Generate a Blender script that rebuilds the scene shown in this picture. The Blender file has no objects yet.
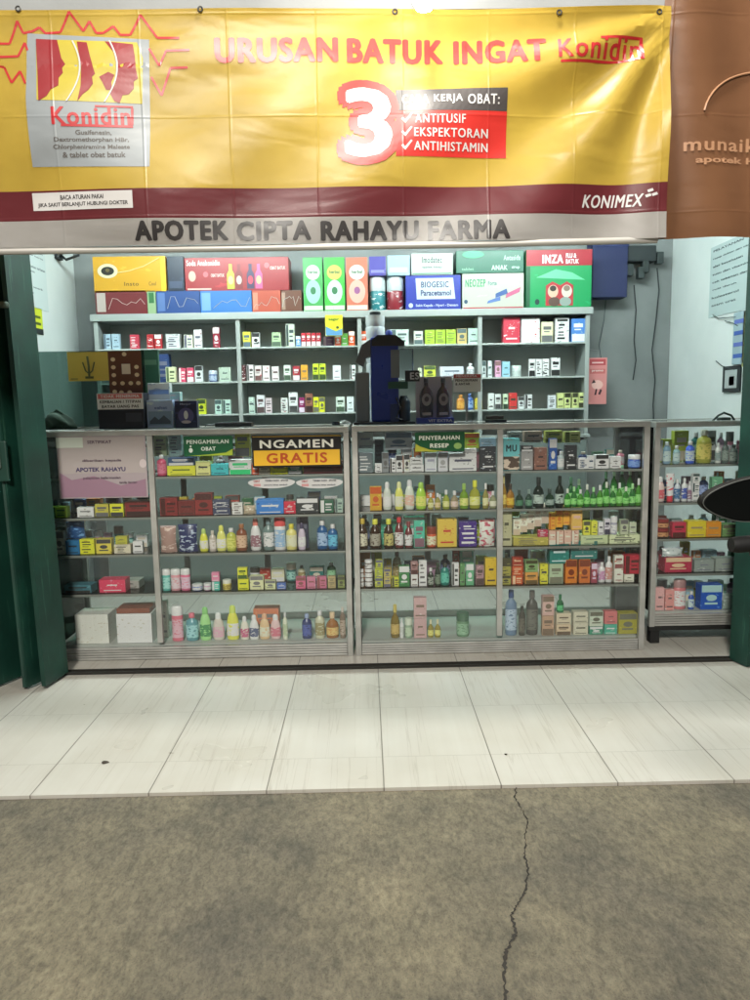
import bpy, bmesh, math, random
from mathutils import Vector, Matrix
random.seed(7)
S = bpy.context.scene
COL = S.collection
R = math.radians

# ------------------------------------------------------------------ camera
CAM_H = 1.3
F = 750.0
cam_d = bpy.data.cameras.new('camera'); cam = bpy.data.objects.new('camera', cam_d); COL.objects.link(cam)
cam_d.sensor_fit = 'HORIZONTAL'; cam_d.sensor_width = 36; cam_d.lens = 36*F/750.0
cam_d.clip_start = 0.05; cam_d.clip_end = 200
CM = Matrix.Translation((0, 0, CAM_H)) @ Matrix.Rotation(R(-0.65), 4, 'Z') @ Matrix.Rotation(R(90-7.37), 4, 'X') @ Matrix.Rotation(R(-0.95), 4, 'Z')
cam.matrix_world = CM
S.camera = cam

# ------------------------------------------------------------------ world and exposure (night, street glow)
W = bpy.data.worlds.new('World'); S.world = W; W.use_nodes = True
bg = W.node_tree.nodes['Background']
bg.inputs[0].default_value = (0.82, 0.88, 1.0, 1); bg.inputs[1].default_value = 0.13
S.view_settings.view_transform = 'Standard'; S.view_settings.look = 'None'
S.view_settings.exposure = 0.35; S.view_settings.gamma = 1
S.cycles.transparent_max_bounces = 32; S.cycles.max_bounces = 8; S.cycles.diffuse_bounces = 3
S.cycles.glossy_bounces = 4; S.cycles.transmission_bounces = 6
S.cycles.caustics_reflective = False; S.cycles.caustics_refractive = False
S.cycles.sample_clamp_indirect = 4

def area(name, loc, target, size, power, color):
    d = bpy.data.lights.new(name, 'AREA'); d.shape = 'DISK'; d.size = size; d.energy = power; d.color = color
    o = bpy.data.objects.new(name, d); COL.objects.link(o); o.location = loc
    o.rotation_euler = (Vector(target)-Vector(loc)).to_track_quat('-Z', 'Y').to_euler()
    return o
# unseen fill light added behind the camera to brighten counter fronts and concrete
area('street_fill_light', (-0.7, -2.6, 4.6), (0.2, 3.0, 0.4), 0.9, 370, (1.0, 0.95, 0.86))
# flood lamp on the facade above the banner, lighting banner and tiles from above
area('facade_flood_lamp', (0.3, 1.92, 4.0), (0.2, 2.3, 0.0), 0.30, 70, (1.0, 0.97, 0.90))

# ------------------------------------------------------------------ helpers
def P(px, py, Y):
    d = (CM.to_3x3() @ Vector(((px-375)/F, (500-py)/F, -1)))
    t = Y/d.y
    return Vector((d.x*t, Y, CAM_H+d.z*t))
def G(px, py, z=0.0):
    d = (CM.to_3x3() @ Vector(((px-375)/F, (500-py)/F, -1)))
    t = (z-CAM_H)/d.z
    return Vector((d.x*t, d.y*t, z))
SAT = 0.97
GAIN = 1.0
def lin(c):
    return c/12.92 if c <= 0.04045 else ((c+0.055)/1.055)**2.4
def hexc(h, k=1.0):
    if len(h) == 3: h = ''.join(a*2 for a in h)
    c = [min(0.82, lin(int(h[i:i+2], 16)/255)*k*GAIN) for i in (0, 2, 4)]; g = 0.3*c[0]+0.6*c[1]+0.1*c[2]
    return tuple(g+(v-g)*SAT for v in c) + (1,)
_m = {}
def newmat(name):
    m = bpy.data.materials.new(name); m.use_nodes = True
    return m, m.node_tree.nodes, m.node_tree.links, m.node_tree.nodes['Principled BSDF']
def mat(h, rough=0.5, metal=0.0, spec=0.5, k=1.0):
    key = (GAIN, h, rough, metal, spec, k)
    if key in _m: return _m[key]
    m, n, l, b = newmat('paint_'+h)
    b.inputs['Base Color'].default_value = hexc(h, k)
    b.inputs['Roughness'].default_value = rough; b.inputs['Metallic'].default_value = metal
    b.inputs['Specular IOR Level'].default_value = spec
    # slight unevenness of the surface finish
    t = n.new('ShaderNodeTexCoord'); x = n.new('ShaderNodeTexNoise'); x.inputs['Scale'].default_value = 9; x.inputs['Detail'].default_value = 5
    l.new(t.outputs['Object'], x.inputs['Vector'])
    r = n.new('ShaderNodeMapRange'); r.inputs['To Min'].default_value = max(0.05, rough-0.12); r.inputs['To Max'].default_value = min(1, rough+0.15)
    l.new(x.outputs['Fac'], r.inputs['Value']); l.new(r.outputs[0], b.inputs['Roughness'])
    _m[key] = m; return m
def printed(h1, h2, rough=0.4, scale=55, cover=0.58):
    """carton / label print: ground colour with small irregular marks of a second ink"""
    key = ('p', GAIN, h1, h2, rough, scale, cover)
    if key in _m: return _m[key]
    m, n, l, b = newmat('print_'+h1)
    t = n.new('ShaderNodeTexCoord'); oi = n.new('ShaderNodeObjectInfo')
    mp = n.new('ShaderNodeMapping'); mp.inputs['Scale'].default_value = (0.8, 1, 1.9)
    ad = n.new('ShaderNodeVectorMath'); ad.operation = 'SCALE'
    cb = n.new('ShaderNodeCombineXYZ'); ml = n.new('ShaderNodeMath'); ml.operation = 'MULTIPLY'; ml.inputs[1].default_value = 13
    l.new(oi.outputs['Random'], ml.inputs[0]); l.new(ml.outputs[0], cb.inputs[0]); l.new(ml.outputs[0], cb.inputs[2])
    l.new(cb.outputs[0], mp.inputs['Location']); l.new(t.outputs['Object'], mp.inputs['Vector'])
    x = n.new('ShaderNodeTexNoise'); x.inputs['Scale'].default_value = scale; x.inputs['Detail'].default_value = 3
    l.new(mp.outputs[0], x.inputs['Vector'])
    r = n.new('ShaderNodeValToRGB'); e = r.color_ramp.elements
    e[0].position = cover; e[0].color = hexc(h1); e[1].position = cover+0.03; e[1].color = hexc(h2)
    l.new(x.outputs['Fac'], r.inputs[0]); l.new(r.outputs[0], b.inputs['Base Color'])
    b.inputs['Roughness'].default_value = rough
    _m[key] = m; return m
def glassmat(name, tint, ior=1.45, rough=0.0, dust=0.0):
    if name in _m: return _m[name]
    m, n, l, b = newmat(name); n.remove(b)
    tr = n.new('ShaderNodeBsdfTransparent'); tr.inputs[0].default_value = tint
    g = n.new('ShaderNodeBsdfGlossy'); g.inputs['Roughness'].default_value = rough
    fr = n.new('ShaderNodeFresnel'); fr.inputs[0].default_value = ior
    mx = n.new('ShaderNodeMixShader'); l.new(fr.outputs[0], mx.inputs[0]); l.new(tr.outputs[0], mx.inputs[1]); l.new(g.outputs[0], mx.inputs[2])
    out = mx
    if dust:
        # thin film of dust and smears
        t = n.new('ShaderNodeTexCoord'); x = n.new('ShaderNodeTexNoise'); x.inputs['Scale'].default_value = 4; x.inputs['Detail'].default_value = 7; l.new(t.outputs['Object'], x.inputs['Vector'])
        r = n.new('ShaderNodeMapRange'); r.inputs['From Min'].default_value = 0.35; r.inputs['From Max'].default_value = 0.7; r.inputs['To Min'].default_value = dust*0.4; r.inputs['To Max'].default_value = dust*1.6
        l.new(x.outputs['Fac'], r.inputs['Value']); df = n.new('ShaderNodeBsdfDiffuse'); df.inputs[0].default_value = (0.75, 0.74, 0.70, 1)
        out = n.new('ShaderNodeMixShader'); l.new(r.outputs[0], out.inputs[0]); l.new(mx.outputs[0], out.inputs[1]); l.new(df.outputs[0], out.inputs[2])
    l.new(out.outputs[0], n['Material Output'].inputs[0])
    _m[name] = m; return m
def liquid(h):
    key = ('q', GAIN, h)
    if key in _m: return _m[key]
    m, n, l, b = newmat('liquid_'+h)
    b.inputs['Base Color'].default_value = hexc(h, 1.1); b.inputs['Roughness'].default_value = 0.12
    b.inputs['Transmission Weight'].default_value = 0.55; b.inputs['IOR'].default_value = 1.2
    _m[key] = m; return m
def emis(name, col, s):
    if name in _m: return _m[name]
    m, n, l, b = newmat(name)
    b.inputs['Base Color'].default_value = (0.8, 0.8, 0.8, 1)
    b.inputs['Emission Color'].default_value = col; b.inputs['Emission Strength'].default_value = s
    _m[name] = m; return m

def tag(o, label=None, cat=None, group=None, kind=None):
    if label: o['label'] = label
    if cat: o['category'] = cat
    if group: o['group'] = group
    if kind: o['kind'] = kind
    return o
def empty(name, loc=(0, 0, 0), label=None, cat=None, group=None, rz=0):
    o = bpy.data.objects.new(name, None); COL.objects.link(o); o.location = loc; o.rotation_euler = (0, 0, rz)
    o.empty_display_size = 0.05
    return tag(o, label, cat, group)
def link(name, bm, m, parent=None, smooth=False):
    me = bpy.data.meshes.new(name); bm.normal_update(); bm.to_mesh(me); bm.free()
    for mm in (m if isinstance(m, (list, tuple)) else [m]): me.materials.append(mm)
    if smooth:
        for p in me.polygons: p.use_smooth = True
        try: me.set_sharp_from_angle(angle=R(40))
        except Exception: pass
    o = bpy.data.objects.new(name, me); COL.objects.link(o)
    if parent: o.parent = parent
    return o
def box(bm, x0, x1, y0, y1, z0, z1, bev=0.0, mi=0):
    r = bmesh.ops.create_cube(bm, size=1)
    vs = r['verts']
    for v in vs:
        v.co = Vector(((x0+x1)/2+v.co.x*(x1-x0), (y0+y1)/2+v.co.y*(y1-y0), (z0+z1)/2+v.co.z*(z1-z0)))
    fs = set(f for v in vs for f in v.link_faces)
    for f in fs: f.material_index = mi
    if bev > 0:
        es = list(set(e for v in vs for e in v.link_edges))
        bmesh.ops.bevel(bm, geom=es, offset=bev, segments=2, affect='EDGES', profile=0.6)
    return vs
def bxo(name, x0, x1, y0, y1, z0, z1, m, parent=None, bev=0.0):
    bm = bmesh.new(); box(bm, x0, x1, y0, y1, z0, z1, bev); return link(name, bm, m, parent)
def lathe(bm, prof, seg=20, sx=1.0, sy=1.0, mi=0, cx=0, cy=0):
    rings = []
    for (r, z) in prof:
        ring = []
        for i in range(seg):
            a = 2*math.pi*i/seg
            ring.append(bm.verts.new((cx+r*math.cos(a)*sx, cy+r*math.sin(a)*sy, z)))
        rings.append(ring)
    for a, b in zip(rings[:-1], rings[1:]):
        for i in range(seg):
            f = bm.faces.new((a[i], a[(i+1) % seg], b[(i+1) % seg], b[i])); f.material_index = mi
    f = bm.faces.new(list(reversed(rings[0]))); f.material_index = mi
    f = bm.faces.new(rings[-1]); f.material_index = mi
def tube(bm, pts, r, seg=8):
    pts = [Vector(p) for p in pts]; rings = []
    for i, p in enumerate(pts):
        d = (pts[min(i+1, len(pts)-1)]-pts[max(i-1, 0)]).normalized()
        u = d.orthogonal().normalized() if i == 0 else (u - d*u.dot(d)).normalized()
        w = d.cross(u); rr = r[i] if isinstance(r, (list, tuple)) else r
        rings.append([bm.verts.new(p+(u*math.cos(2*math.pi*k/seg)+w*math.sin(2*math.pi*k/seg))*rr) for k in range(seg)])
    for a, b in zip(rings[:-1], rings[1:]):
        for k in range(seg): bm.faces.new((a[k], a[(k+1) % seg], b[(k+1) % seg], b[k]))
    bm.faces.new(list(reversed(rings[0]))); bm.faces.new(rings[-1])

# flat text: mesh in the XZ plane (x right, z up, facing -Y), fitted to a rectangle
def text_bm(s, x0, x1, z0, z1, bold=0.03, shear=0.0, thick=0.0, space=1.0):
    if bold > 0.031:
        # heavy face: stacked shifted copies keep the letter joints clean
        n_ = max(1, len(s)); r_ = min((x1-x0)/n_*bold*1.15, (z1-z0)*bold*0.9)
        out = bmesh.new(); k_ = 8 if bold < 0.1 else 14
        base = text_bm(s, x0+r_, x1-r_, z0+r_*0.7, z1-r_*0.7, 0.0, shear, thick, 1.13)
        me = bpy.data.meshes.new('t'); base.to_mesh(me); base.free()
        for i in range(k_+1):
            nv = len(out.verts); out.from_mesh(me); out.verts.ensure_lookup_table()
            a = 2*math.pi*i/k_; dx, dz = (0, 0) if i == k_ else (r_*math.cos(a), r_*0.7*math.sin(a))
            for v in out.verts[nv:]: v.co += Vector((dx, -0.00005*i, dz))
        bpy.data.meshes.remove(me); return out
    cu = bpy.data.curves.new('lettering', 'FONT'); cu.body = s; cu.size = 1; cu.offset = bold; cu.shear = shear; cu.space_character = space
    cu.resolution_u = 3; cu.fill_mode = 'FRONT' if thick == 0 else 'BOTH'; cu.extrude = thick
    o = bpy.data.objects.new('lettering', cu); COL.objects.link(o)
    dg = bpy.context.evaluated_depsgraph_get(); me = bpy.data.meshes.new_from_object(o.evaluated_get(dg))
    bm = bmesh.new(); bm.from_mesh(me)
    bpy.data.objects.remove(o); bpy.data.curves.remove(cu); bpy.data.meshes.remove(me)
    xs = [v.co.x for v in bm.verts]; ys = [v.co.y for v in bm.verts]
    a, b, c, d = min(xs), max(xs), min(ys), max(ys)
    for v in bm.verts:
        v.co = Vector((x0+(v.co.x-a)/(b-a)*(x1-x0), 0, z0+(v.co.y-c)/(d-c)*(z1-z0)))
    bmesh.ops.triangulate(bm, faces=bm.faces[:])
    bmesh.ops.recalc_face_normals(bm, faces=bm.faces)
    for f in bm.faces:
        f.normal_update()
        if f.normal.y > 0: f.normal_flip()
    return bm
def poly_bm(pts, y=0):
    bm = bmesh.new(); f = bm.faces.new([bm.verts.new((p[0], y, p[1])) for p in pts])
    f.normal_update()
    if f.normal.y > 0: f.normal_flip()
    return bm
def merge(dst, src, y=0.0, mi=0):
    me = bpy.data.meshes.new('t'); src.to_mesh(me); src.free()
    n = len(dst.faces); nv = len(dst.verts)
    dst.from_mesh(me); bpy.data.meshes.remove(me)
    dst.verts.ensure_lookup_table(); dst.faces.ensure_lookup_table()
    for v in dst.verts[nv:]: v.co.y += y
    for f in dst.faces[n:]: f.material_index = mi

ALU = None
def alu():
    global ALU
    if ALU: return ALU
    m, n, l, b = newmat('aluminium'); ALU = m
    b.inputs['Base Color'].default_value = (0.50, 0.50, 0.475, 1); b.inputs['Metallic'].default_value = 0.55
    t = n.new('ShaderNodeTexCoord'); x = n.new('ShaderNodeTexNoise'); x.inputs['Scale'].default_value = 14; x.inputs['Detail'].default_value = 6
    l.new(t.outputs['Object'], x.inputs['Vector'])
    r = n.new('ShaderNodeMapRange'); r.inputs['To Min'].default_value = 0.32; r.inputs['To Max'].default_value = 0.6
    l.new(x.outputs['Fac'], r.inputs['Value']); l.new(r.outputs[0], b.inputs['Roughness'])
    c = n.new('ShaderNodeValToRGB'); c.color_ramp.elements[0].position = 0.3; c.color_ramp.elements[0].color = (0.42, 0.42, 0.39, 1)
    c.color_ramp.elements[1].color = (0.62, 0.62, 0.59, 1); l.new(x.outputs['Fac'], c.inputs[0]); l.new(c.outputs[0], b.inputs['Base Color'])
    return m
GLASS = glassmat('clear_glass', (0.985, 0.997, 0.992, 1), dust=0.014)
SHELFGLASS = glassmat('green_glass', (0.88, 0.95, 0.92, 1))

# ------------------------------------------------------------------ main planes
Y_EDGE = G(375, 788).y
Y_TRACK = G(375, 667).y
Y_CASE = G(375, 656).y + 0.01
CASE_D = 0.48
Y_B = 2.5
Y_RACK = 5.2
Y_BACK = 5.5
XL = P(76, 300, Y_BACK).x; XR = P(671, 300, Y_BACK).x

# ------------------------------------------------------------------ ground
def concrete_mat():
    m, n, l, b = newmat('rough_concrete')
    t = n.new('ShaderNodeTexCoord')
    def noise(s, d, rgh=0.6, sc=(1, 1, 1), dist=0.0):
        mp = n.new('ShaderNodeMapping'); mp.inputs['Scale'].default_value = sc; mp.inputs['Rotation'].default_value = (0, 0, R(28))
        x = n.new('ShaderNodeTexNoise'); x.inputs['Scale'].default_value = s; x.inputs['Detail'].default_value = d; x.inputs['Roughness'].default_value = rgh; x.inputs['Distortion'].default_value = dist
        l.new(t.outputs['Object'], mp.inputs[0]); l.new(mp.outputs[0], x.inputs['Vector']); return x
    big = noise(1.6, 5); mid = noise(5, 6, 0.65, (1, 1, 1), 0.3); fine = noise(46, 9, 0.74, (1.25, 0.7, 1), 0.25); gr = noise(170, 6, 0.75)
    r1 = n.new('ShaderNodeValToRGB'); e = r1.color_ramp.elements
    e[0].position = 0.36; e[0].color = (0.205, 0.185, 0.150, 1); e[1].position = 0.64; e[1].color = (0.38, 0.33, 0.235, 1)
    l.new(big.outputs['Fac'], r1.inputs[0])
    r2 = n.new('ShaderNodeValToRGB'); e = r2.color_ramp.elements
    e[0].position = 0.38; e[0].color = (0.70, 0.71, 0.68, 1); e[1].position = 0.62; e[1].color = (1.0, 0.99, 0.94, 1)
    l.new(mid.outputs['Fac'], r2.inputs[0])
    mx = n.new('ShaderNodeMix'); mx.data_type = 'RGBA'; mx.blend_type = 'MULTIPLY'; mx.inputs['Factor'].default_value = 0.75
    l.new(r1.outputs[0], mx.inputs['A']); l.new(r2.outputs[0], mx.inputs['B'])
    r3 = n.new('ShaderNodeValToRGB'); e = r3.color_ramp.elements
    e[0].position = 0.36; e[0].color = (0.56, 0.56, 0.56, 1); e[1].position = 0.64; e[1].color = (1.36, 1.33, 1.26, 1)
    l.new(fine.outputs['Fac'], r3.inputs[0])
    m2 = n.new('ShaderNodeMix'); m2.data_type = 'RGBA'; m2.blend_type = 'MULTIPLY'; m2.inputs['Factor'].default_value = 0.85
    l.new(mx.outputs['Result'], m2.inputs['A']); l.new(r3.outputs[0], m2.inputs['B']); l.new(m2.outputs['Result'], b.inputs['Base Color'])
    # grit: dark and pale specks
    vo = n.new('ShaderNodeTexVoronoi'); vo.inputs['Scale'].default_value = 130; l.new(t.outputs['Object'], vo.inputs['Vector'])
    vr = n.new('ShaderNodeValToRGB'); vr.color_ramp.elements[0].position = 0.12; vr.color_ramp.elements[0].color = (0.45, 0.44, 0.42, 1); vr.color_ramp.elements[1].position = 0.28; vr.color_ramp.elements[1].color = (1, 1, 1, 1)
    l.new(vo.outputs['Distance'], vr.inputs[0])
    m3 = n.new('ShaderNodeMix'); m3.data_type = 'RGBA'; m3.blend_type = 'MULTIPLY'; m3.inputs['Factor'].default_value = 0.55
    l.new(m2.outputs['Result'], m3.inputs['A']); l.new(vr.outputs[0], m3.inputs['B']); l.new(m3.outputs['Result'], b.inputs['Base Color'])
    a1 = n.new('ShaderNodeMath'); a1.operation = 'MULTIPLY_ADD'; a1.inputs[1].default_value = 0.6
    l.new(gr.outputs['Fac'], a1.inputs[0]); l.new(fine.outputs['Fac'], a1.inputs[2])
    bp = n.new('ShaderNodeBump'); bp.inputs['Strength'].default_value = 1.0; bp.inputs['Distance'].default_value = 0.022
    l.new(a1.outputs[0], bp.inputs['Height']); l.new(bp.outputs[0], b.inputs['Normal'])
    b.inputs['Roughness'].default_value = 0.85
    return m
bm = bmesh.new()
# concrete apron, its edge against the tiles
nx = 60
box(bm, -14, 14, -10, Y_EDGE, -0.3, -0.012)
tag(link('concrete_pavement', bm, concrete_mat()), kind='structure')

def tile_mat():
    m, n, l, b = newmat('cream_floor_tile')
    t = n.new('ShaderNodeTexCoord'); sep = n.new('ShaderNodeSeparateXYZ'); l.new(t.outputs['Object'], sep.inputs[0])
    x0 = G(381, 727).x; TW, TL = 0.4, 0.45; y0 = G(375, 757).y
    def cell(out, off, w):
        a = n.new('ShaderNodeMath'); a.operation = 'SUBTRACT'; a.inputs[1].default_value = off-40*w; l.new(out, a.inputs[0])
        d = n.new('ShaderNodeMath'); d.operation = 'DIVIDE'; d.inputs[1].default_value = w; l.new(a.outputs[0], d.inputs[0])
        fr = n.new('ShaderNodeMath'); fr.operation = 'FRACT'; l.new(d.outputs[0], fr.inputs[0])
        fl = n.new('ShaderNodeMath'); fl.operation = 'FLOOR'; l.new(d.outputs[0], fl.inputs[0])
        pp = n.new('ShaderNodeMath'); pp.operation = 'PINGPONG'; pp.inputs[1].default_value = 0.5; l.new(d.outputs[0], pp.inputs[0])
        return fr, fl, pp
    fx, ix, ex = cell(sep.outputs[0], x0, TW); fy, iy, ey = cell(sep.outputs[1], y0, TL)
    def line(pp, hw, w):
        g = n.new('ShaderNodeMath'); g.operation = 'LESS_THAN'; g.inputs[1].default_value = hw/w; l.new(pp.outputs[0], g.inputs[0]); return g
    gx = line(ex, 0.0022, TW); gy = line(ey, 0.0013, TL)
    g = n.new('ShaderNodeMath'); g.operation = 'MAXIMUM'; l.new(gx.outputs[0], g.inputs[0])
    gm = n.new('ShaderNodeMath'); gm.operation = 'MULTIPLY'; gm.inputs[1].default_value = 0.45; l.new(gy.outputs[0], gm.inputs[0]); l.new(gm.outputs[0], g.inputs[1])
    # long veins printed in each tile, running away from the street
    cb = n.new('ShaderNodeCombineXYZ')
    sx = n.new('ShaderNodeMath'); sx.operation = 'MULTIPLY_ADD'; sx.inputs[1].default_value = 1.6; l.new(sep.outputs[0], sx.inputs[0])
    ox = n.new('ShaderNodeMath'); ox.operation = 'MULTIPLY'; ox.inputs[1].default_value = 3.7; l.new(iy.outputs[0], ox.inputs[0]); l.new(ox.outputs[0], sx.inputs[2])
    l.new(sx.outputs[0], cb.inputs[0])
    sy = n.new('ShaderNodeMath'); sy.operation = 'MULTIPLY'; sy.inputs[1].default_value = 0.035; l.new(sep.outputs[1], sy.inputs[0]); l.new(sy.outputs[0], cb.inputs[1])
    l.new(ix.outputs[0], cb.inputs[2])
    v = n.new('ShaderNodeTexNoise'); v.inputs['Scale'].default_value = 16; v.inputs['Detail'].default_value = 5; v.inputs['Distortion'].default_value = 0.0
    l.new(cb.outputs[0], v.inputs['Vector'])
    r = n.new('ShaderNodeValToRGB'); e = r.color_ramp.elements
    e[0].position = 0.0; e[0].color = (0.50, 0.485, 0.44, 1); e[1].position = 0.8; e[1].color = (0.55, 0.535, 0.49, 1)
    q = e.new(0.455); q.color = (0.525, 0.505, 0.46, 1); q = e.new(0.47); q.color = (0.44, 0.415, 0.37, 1); q = e.new(0.485); q.color = (0.525, 0.505, 0.46, 1)
    l.new(v.outputs['Fac'], r.inputs[0])
    d = n.new('ShaderNodeTexNoise'); d.inputs['Scale'].default_value = 1.7; d.inputs['Detail'].default_value = 4; l.new(t.outputs['Object'], d.inputs['Vector'])
    dr = n.new('ShaderNodeValToRGB'); dr.color_ramp.elements[0].position = 0.2; dr.color_ramp.elements[0].color = (0.78, 0.755, 0.70, 1); dr.color_ramp.elements[1].position = 0.78; dr.color_ramp.elements[1].color = (1, 1, 1, 1)
    l.new(d.outputs['Fac'], dr.inputs[0])
    mu = n.new('ShaderNodeMix'); mu.data_type = 'RGBA'; mu.blend_type = 'MULTIPLY'; mu.inputs['Factor'].default_value = 1
    l.new(r.outputs[0], mu.inputs['A']); l.new(dr.outputs[0], mu.inputs['B'])
    mx = n.new('ShaderNodeMix'); mx.data_type = 'RGBA'; l.new(g.outputs[0], mx.inputs['Factor']); l.new(mu.outputs['Result'], mx.inputs['A'])
    mx.inputs['B'].default_value = (0.17, 0.155, 0.13, 1); l.new(mx.outputs['Result'], b.inputs['Base Color'])
    rr = n.new('ShaderNodeMapRange'); rr.inputs['To Min'].default_value = 0.24; rr.inputs['To Max'].default_value = 0.33
    l.new(d.outputs['Fac'], rr.inputs['Value']); l.new(rr.outputs[0], b.inputs['Roughness'])
    b.inputs['Specular IOR Level'].default_value = 0.4
    return m
bm = bmesh.new(); box(bm, -14, 14, Y_EDGE+0.001, 5.6, -0.3, 0.0)
tag(link('tiled_floor', bm, tile_mat()), kind='structure')

# crack running through the concrete
cr = [(517, 786, 2), (514, 797, 3), (521, 808, 1.6), (527, 820, 2.2), (525, 838, 1.6), (525, 855, 3), (528, 872, 3.4), (525, 892, 4), (518, 903, 3.2),
      (511, 915, 4), (516, 932, 5.5), (510, 943, 4), (506, 952, 5), (504, 972, 4.2), (506, 997, 4.5), (500, 1030, 4), (507, 1080, 3)]
bm = bmesh.new(); pl = pr = None; rnd = random.Random(3)
fine_pts = []
for a, b_ in zip(cr[:-1], cr[1:]):
    for k in range(9):
        t = k/9; fine_pts.append((a[0]+(b_[0]-a[0])*t+rnd.uniform(-1.3, 1.3), a[1]+(b_[1]-a[1])*t, (a[2]+(b_[2]-a[2])*t)*rnd.uniform(0.35, 1.35)))
for (x, y, w) in fine_pts:
    c = G(x, y, -0.0095); hw = w*0.00095
    a1 = bm.verts.new((c.x-hw, c.y, c.z)); b1 = bm.verts.new((c.x+hw, c.y, c.z))
    if pl: bm.faces.new((pl, pr, b1, a1))
    pl, pr = a1, b1
tag(link('pavement_crack', bm, mat('2b2620', 0.95)), kind='structure')

# ------------------------------------------------------------------ shop room
wall_w = None
def wallmat(name, c1, c2):
    m, n, l, b = newmat(name)
    t = n.new('ShaderNodeTexCoord'); x = n.new('ShaderNodeTexNoise'); x.inputs['Scale'].default_value = 1.8; x.inputs['Detail'].default_value = 8
    l.new(t.outputs['Object'], x.inputs['Vector'])
    r = n.new('ShaderNodeValToRGB'); r.color_ramp.elements[0].position = 0.35; r.color_ramp.elements[0].color = c1; r.color_ramp.elements[1].position = 0.6; r.color_ramp.elements[1].color = c2
    l.new(x.outputs['Fac'], r.inputs[0]); l.new(r.outputs[0], b.inputs['Base Color'])
    b.inputs['Roughness'].default_value = 0.75
    x2 = n.new('ShaderNodeTexNoise'); x2.inputs['Scale'].default_value = 60; l.new(t.outputs['Object'], x2.inputs['Vector'])
    bp = n.new('ShaderNodeBump'); bp.inputs['Strength'].default_value = 0.15; bp.inputs['Distance'].default_value = 0.003
    l.new(x2.outputs['Fac'], bp.inputs['Height']); l.new(bp.outputs[0], b.inputs['Normal'])
    return m
WHITE_WALL = wallmat('pale_wall_paint', (0.64, 0.69, 0.68, 1), (0.72, 0.76, 0.75, 1))
GREY_WALL = wallmat('grey_wall_tone', (0.18, 0.19, 0.19, 1), (0.25, 0.262, 0.262, 1))
room = empty('shop_building', (0, 5.5, 0), 'pharmacy shop room with pale side walls and a grey back wall', 'shop')
def rp(name, *a, m=WHITE_WALL):
    o = bxo(name, *a, m, None); o.parent = room; o.matrix_parent_inverse = Matrix.Translation((0, -5.5, 0)); return o
CEIL = 2.75
rp('back_wall', XL-0.2, XR+0.2, Y_BACK, Y_BACK+0.15, 0.0, CEIL, m=GREY_WALL)  # shade on the back wall is put into its darker grey
rp('side_wall', XL-0.2, XL, 3.75, Y_BACK-0.002, 0.0, CEIL)
rp('side_wall', XR, XR+0.2, 3.75, Y_BACK-0.002, 0.0, CEIL)
rp('facade_wall', -6, XL+0.12, 3.6, 3.745, 0.0, CEIL)
rp('facade_wall', XR-0.12, 6, 3.6, 3.745, 0.0, CEIL)
rp('ceiling', -6, 6, 2.66, 5.7, CEIL+0.002, CEIL+0.12)
rp('lintel', XL+0.122, XR-0.122, 3.6, 3.745, 2.42, CEIL)
rp('canopy_beam', -6, 6, 2.545, 2.655, 2.53, 3.0, m=GREY_WALL)
# neutral dark side of the terrace seen only in reflections
# door track let into the floor
bm = bmesh.new(); a = G(0, 680); 
box(bm, XL, XR, Y_TRACK-0.028, Y_TRACK-0.018, 0.001, 0.010); box(bm, XL, XR, Y_TRACK+0.018, Y_TRACK+0.028, 0.001, 0.010)
box(bm, XL, XR, Y_TRACK-0.0175, Y_TRACK+0.0175, 0.001, 0.003)
tag(link('door_track', bm, mat('26241f', 0.7, 0.3)), 'dark metal sliding door track set across the tiled floor', 'door track')
for px in (387, 541, 610):
    pass

# interior fluorescent tubes
for k, (x, y) in enumerate(((-0.95, 4.08), (0.95, 4.08))):
    t = empty('tube_lamp', (x, y, CEIL), ('left' if k == 0 else 'right')+' fluorescent tube lamp on the shop ceiling', 'lamp', 'ceiling tube lamps')
    bm = bmesh.new(); box(bm, -0.62, 0.62, -0.03, 0.03, -0.04, -0.001, 0.004); link('housing', bm, mat('eee', 0.4), t)
    bm = bmesh.new(); tube(bm, [(-0.59, 0, -0.06), (0.59, 0, -0.06)], 0.014, 12); link('tube', bm, emis('tube_glow', (0.84, 1.0, 0.97, 1), 260), t)

# bulb in front of the banner
LB = P(424, -3, 2.24)
t = empty('bulb_lamp', LB, 'bright white bulb lamp hanging above the yellow banner', 'lamp')
bm = bmesh.new(); lathe(bm, [(0.006, -0.036), (0.022, -0.030), (0.032, -0.012), (0.034, 0.004), (0.028, 0.026), (0.016, 0.044)], 20)
link('bulb', bm, emis('bulb_glow', (1.0, 0.96, 0.86, 1), 120), t, True)
bm = bmesh.new(); lathe(bm, [(0.019, 0.0445), (0.021, 0.05), (0.021, 0.095), (0.012, 0.105)], 16); link('socket', bm, mat('ddd', 0.4), t, True)
bm = bmesh.new(); tube(bm, [(0, 0, 0.1), (0, 0.01, 0.17), (0, 0.08, 0.21), (0, 0.304, 0.21)], 0.008); link('bracket', bm, mat('bbb', 0.4, 0.5), t, True)

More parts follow.
